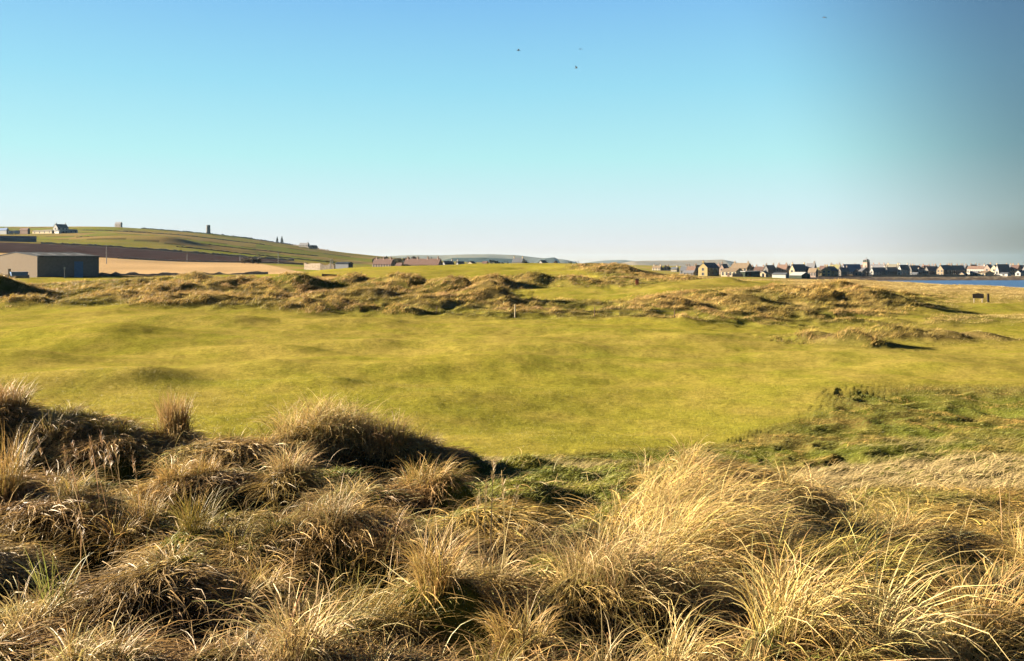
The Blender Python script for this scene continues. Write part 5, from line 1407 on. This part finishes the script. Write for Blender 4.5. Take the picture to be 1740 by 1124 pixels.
def leafmat():
    global LEAF
    if LEAF is None:
        LEAF, t, b = nodes_of('leaves')
        a = t.nodes.new('ShaderNodeAttribute'); a.attribute_name = 'col'
        t.links.new(a.outputs['Color'], b.inputs['Base Color']); b.inputs['Roughness'].default_value = 0.7
    return LEAF


def tree(label, cat, X, D, h, wdt, name='tree', col=(0.05, 0.055, 0.025), n=500, trunk=0.25, cone=False, group=None, leaf=0.35, zoff=0.0):
    x, y = at(X, D); z = gz(x, y) - 0.1 + zoff
    t = empty(name, (x, y, z), random.random() * 6, label, cat, group)
    g = np.random.default_rng(int(X * 7 + D))
    m = MB()
    m.tube((0, 0, -0.3), (0.05 * h, 0.02 * h, h * (0.9 if cone else 0.55)), h * 0.035, h * 0.012, 7)
    if not cone:
        for k in range(5):
            a = k * 1.3; m.tube((0.03 * h, 0.01 * h, h * (0.2 + 0.06 * k)), (math.cos(a) * wdt * 0.3, math.sin(a) * wdt * 0.3, h * (0.55 + 0.05 * k)), h * 0.016, h * 0.006, 5)
    m.build('trunk', WALLM['brown'], t)
    # lobes of leaf-sized faces
    if cone:
        u = g.random(n); hh = trunk * h + (1 - trunk) * h * u; rad = wdt / 2 * (1 - u) ** 0.9 * (0.55 + 0.45 * g.random(n)) * (0.75 + 0.25 * np.sin(u * 30))
        a = g.random(n) * 6.283
        P = np.stack([rad * np.cos(a), rad * np.sin(a), hh], -1)
    else:
        L = 9
        lc = np.stack([g.normal(0, 0.24, L) * wdt, g.normal(0, 0.24, L) * wdt, h * (trunk + (1 - trunk) * g.uniform(0.25, 0.78, L))], -1)
        lr = g.uniform(0.14, 0.26, L) * wdt
        k = g.integers(0, L, n); d = g.normal(0, 1, (n, 3)); d /= np.linalg.norm(d, axis=1)[:, None]
        P = lc[k] + d * (lr[k] * (0.55 + 0.5 * g.random(n)))[:, None] * np.array([1, 1, 0.8])
        P[:, 2] = np.clip(P[:, 2], 0.1, h)
    s = leaf * g.uniform(0.5, 1.2, n)
    a1 = g.normal(0, 1, (n, 3)); a1 /= np.linalg.norm(a1, axis=1)[:, None]
    a2 = np.cross(a1, g.normal(0, 1, (n, 3))); a2 /= np.linalg.norm(a2, axis=1)[:, None]
    V = np.stack([P - a1 * s[:, None], P - a2 * s[:, None] * 0.6, P + a1 * s[:, None], P + a2 * s[:, None] * 0.6], 1).reshape(-1, 3)
    cc = np.clip(np.array(col) * np.exp(g.normal(0, 0.35, (n, 1))), 0.005, 0.6)
    o = grid_mesh('crown', V, np.arange(n * 4).reshape(-1, 4), np.repeat(cc, 4, 0), leafmat(), False)
    o.parent = t
    return t


def greenery():
    tree('pointed conifer, smaller left one of the pair on the skyline', 'tree', 471, 985, 6.5, 4.0, 'conifer', (0.06, 0.07, 0.04), 420, 0.05, True, None, 0.5, 0.8)
    tree('pointed conifer, larger right one of the pair on the skyline', 'tree', 479, 985, 8.0, 5.6, 'conifer', (0.05, 0.06, 0.035), 520, 0.05, True, None, 0.5, 0.5)
    tree('dark gorse clump at the corner of the straw field dyke, biggest of the three', 'gorse bush', 425, 322, 2.6, 5.5, 'gorse_bush', (0.09, 0.065, 0.03), 900, 0.0, False, 'gorse bushes by the dyke', 0.22)
    tree('brown gorse clump at the left of the dark gorse clump', 'gorse bush', 413, 322, 2.0, 3.5, 'gorse_bush', (0.11, 0.08, 0.035), 600, 0.0, False, 'gorse bushes by the dyke', 0.22)
    tree('low gorse clump at the right of the dark gorse clump', 'gorse bush', 438, 322, 2.1, 3.8, 'gorse_bush', (0.07, 0.06, 0.025), 600, 0.0, False, 'gorse bushes by the dyke', 0.22)
    spots = [(640, 470, 4.6, 7, 'brown bare crowned tree behind the left end of the short pinkish row'), (657, 480, 5.4, 6, 'dark tree rising behind the middle of the short pinkish row'), (676, 465, 4.6, 6, 'dark bushy tree filling the gap between the pinkish rows'),
             (690, 470, 5.0, 6, 'dark tree behind the left end of the long pinkish row'), (703, 475, 5.6, 5, 'slim dark tree behind the long pinkish row, left of its middle'), (730, 480, 5.6, 7, 'broad dark tree behind the right end of the long pinkish row')]
    for X, D, h, w_, lab in spots:
        tree(lab, 'tree', X, D, h + 1.2, w_, 'tree', (0.06, 0.05, 0.035), 420, 0.25, False, 'trees behind the pinkish rows', 0.4)
    for X, D, h, w_, lab in ((836, 480, 6.2, 4, 'dark tree left of the pair on the green rise'), (844, 480, 5.6, 3, 'narrow dark tree right of the pair on the green rise'), (852, 500, 4.2, 3, 'small dark bush between the tree pair and the big pale house'),
                             (864, 510, 4.6, 3, 'small dark tree just left of the big pale house'), (893, 560, 6.5, 4, 'dark tree at the right end of the big pale house'), (972, 560, 5.2, 8, 'low dark tree on the crest right of the tiny red brown hut')):
        tree(lab, 'tree', X, D, h, w_, 'tree', (0.045, 0.05, 0.03), 380, 0.2, False, 'trees along the green rise', 0.35)
    tree('dark garden bush between the cream gabled cottage and the bright white shed', 'bush', 1309, 385, 2.6, 2.6, 'bush', (0.05, 0.055, 0.025), 400, 0.0, False, None, 0.2)
    tree('dark bare tree between the pink cottage row and the sunny yellow house', 'tree', 1391, 440, 4.2, 4.0, 'tree', (0.06, 0.05, 0.04), 500, 0.2, False, None, 0.25)


def small_things():
    # name board on two legs out on the pale links
    D = 88; x, y = at(1662, D); z = gz(x, y)
    hb = ZC + (445 - 499) / F * D - z
    black = solid('black_stained_wood', (0.03, 0.026, 0.022), amp=0.2)
    t = empty('notice_board', (x, y, z), R(-22), 'dark notice board on two pale legs standing in the pale links grass', 'notice board')
    m = MB(); m.hull([(-0.52, -0.04, hb - 0.5), (0.52, -0.04, hb - 0.5), (0.52, -0.04, hb - 0.06), (0, -0.04, hb + 0.04), (-0.52, -0.04, hb - 0.06)], [(-0.52, 0.04, hb - 0.5), (0.52, 0.04, hb - 0.5), (0.52, 0.04, hb - 0.06), (0, 0.04, hb + 0.04), (-0.52, 0.04, hb - 0.06)]); m.build('board', black, t, 0.01)
    for s in (-0.38, 0.38):
        m = MB(); m.box(s - 0.055, -0.055, -0.3, s + 0.055, 0.055, hb - 0.502); m.build('leg', WALLM['cream'], t)
    D = 90; x, y = at(1679, D); z = gz(x, y); h = ZC + (445 - 499) / F * D - z
    t = empty('marker_post', (x, y, z), 0, 'short dark marker post right of the notice board', 'post')
    m = MB(); m.tube((0, 0, -0.3), (0, 0, h - 0.12), 0.12, 0.12, 10); m.build('post', black, t)
    m = MB(); m.tube((0, 0, h - 0.12), (0, 0, h), 0.14, 0.05, 10); m.build('post_cap', black, t)
    # red tee box marker
    D = 97; x, y = at(1082.5, D); z = gz(x, y); h = ZC + (445 - 487) / F * D - z
    h = 0.75
    red = solid('faded_red_paint', (0.36, 0.11, 0.07), amp=0.15, scale=6)
    t = empty('tee_marker', (x, y, z), R(-15), 'faded red marker post half hidden at the edge of the hollow fairway', 'post')
    m = MB(); m.box(-0.17, -0.15, -0.2, 0.17, 0.15, h - 0.14); m.build('post', red, t, 0.01)
    m = MB(); m.box(-0.19, -0.19, h - 0.138, 0.19, 0.19, h - 0.02); m.build('cap', WALLM['brown'], t, 0.01)
    # fence along the far side of the fairway
    posts = [(742, 64), (875, 62.5), (1010, 61), (1146, 59)]
    x0, y0 = at(*posts[1]); z0 = gz(x0, y0)
    t = empty('wire_fence', (x0, y0, z0), 0, 'post and wire fence along the rough bank behind the fairway', 'fence')
    tops = []
    for i, (X, D) in enumerate(posts):
        x, y = at(X, D); z = gz(x, y); hh = (1.0 if i == 1 else 0.7)
        m = MB(); m.tube((x - x0, y - y0, z - z0 - 0.2), (x - x0 + 0.02, y - y0, z - z0 + hh), 0.05 if i == 1 else 0.035, 0.045 if i == 1 else 0.03, 8)
        m.build('post', WALLM['cream'] if i == 1 else WALLM['brown'], t)
        tops.append(Vector((x - x0, y - y0, z - z0)))
    for hw in (0.35, 0.62):
        m = MB()
        for a, b in zip(tops[:-1], tops[1:]): m.tube(a + Vector((0, 0, hw)), b + Vector((0, 0, hw)), 0.006, 0.006, 4)
        m.build('wire', WALLM['steel'], t)
    # thin stake by the far dune
    x, y = at(614, 103); z = gz(x, y)
    t = empty('stake', (x, y, z), 0, 'thin dark stake standing on the crest of the far dune', 'stake')
    m = MB(); m.tube((0, 0, -0.3), (0.03, 0, 0.95), 0.035, 0.03, 8); m.build('shaft', WOOD, t)
    m = MB(); m.tube((0.03, 0, 0.95), (0.031, 0, 1.03), 0.045, 0.02, 8); m.build('tip', WALLM['dark'], t)
    # gulls
    gm = solid('gull_grey', (0.10, 0.10, 0.11)); gw = solid('gull_white', (0.5, 0.5, 0.5))
    for X, Y, D, sc, yaw, dih, lab in ((881, 86, 150, 1.0, 200, 24, 'gull gliding alone with spread wings, left of the other gulls'), (979, 116, 150, 0.9, 330, 50, 'gull with raised wings, lowest of the gulls'),
                                       (987, 84, 190, 0.8, 265, 15, 'tiny far off gull, above the gull with raised wings'), (1401, 30, 140, 0.8, 300, 10, 'gull high up alone at the right of the sky')):
        x, y = at(X, D); z = ZC + (445 - Y) / F * D
        t = empty('gull', (x, y, z), R(yaw), lab, 'bird', 'gulls in the sky')
        t.scale = (sc, sc, sc)
        m = MB(); bm = m.bm; rings = []
        for px, r_ in ((-0.30, 0.01), (-0.2, 0.05), (-0.05, 0.085), (0.1, 0.075), (0.18, 0.05), (0.24, 0.052), (0.29, 0.035), (0.34, 0.008)):
            rings.append([bm.verts.new((px, r_ * math.cos(6.28318 * i / 8), r_ * 0.9 * math.sin(6.28318 * i / 8))) for i in range(8)])
        for a, b in zip(rings[:-1], rings[1:]):
            for i in range(8): bm.faces.new([a[i], a[(i + 1) % 8], b[(i + 1) % 8], b[i]])
        bm.faces.new(rings[0]); bm.faces.new(rings[-1][::-1])
        m.hull([(-0.28, -0.02, 0), (-0.45, -0.09, 0), (-0.45, 0.09, 0), (-0.28, 0.02, 0)], [(-0.28, -0.02, 0.012), (-0.45, -0.09, 0.012), (-0.45, 0.09, 0.012), (-0.28, 0.02, 0.012)])
        for s in (-1, 1):
            c, sn = math.cos(R(dih)), math.sin(R(dih)); c2, s2 = math.cos(R(dih - 35)), math.sin(R(dih - 35))
            p1 = (0.32 * c, 0.32 * sn); p2 = (p1[0] + 0.42 * c2, p1[1] + 0.42 * s2)
            lo = [(0.12, s * 0.05, 0.02), (0.17, s * p1[0], 0.02 + p1[1]), (0.02, s * p2[0], 0.02 + p2[1]), (-0.03, s * p1[0], 0.01 + p1[1]), (-0.08, s * 0.05, 0.02)]
            m.hull(lo, [(a, b, c_ + 0.018) for a, b, c_ in lo])
        m.build('body', gm, t)


print('farm...')
farm()
far_hills()
greenery()
small_things()


def haze():
    m = bpy.data.materials.new('air'); m.use_nodes = True
    t = m.node_tree; t.nodes.clear()
    out = t.nodes.new('ShaderNodeOutputMaterial'); v = t.nodes.new('ShaderNodeVolumePrincipled')
    v.inputs['Color'].default_value = (0.36, 0.66, 1.0, 1)
    v.inputs['Density'].default_value = 0.000024
    v.inputs['Anisotropy'].default_value = 0.1
    t.links.new(v.outputs[0], out.inputs['Volume'])
    b = MB(); b.box(-6400, -1500, -75, 6400, 6500, 62)
    o = b.build('haze', m)
    tag(o, kind='stuff')


haze()
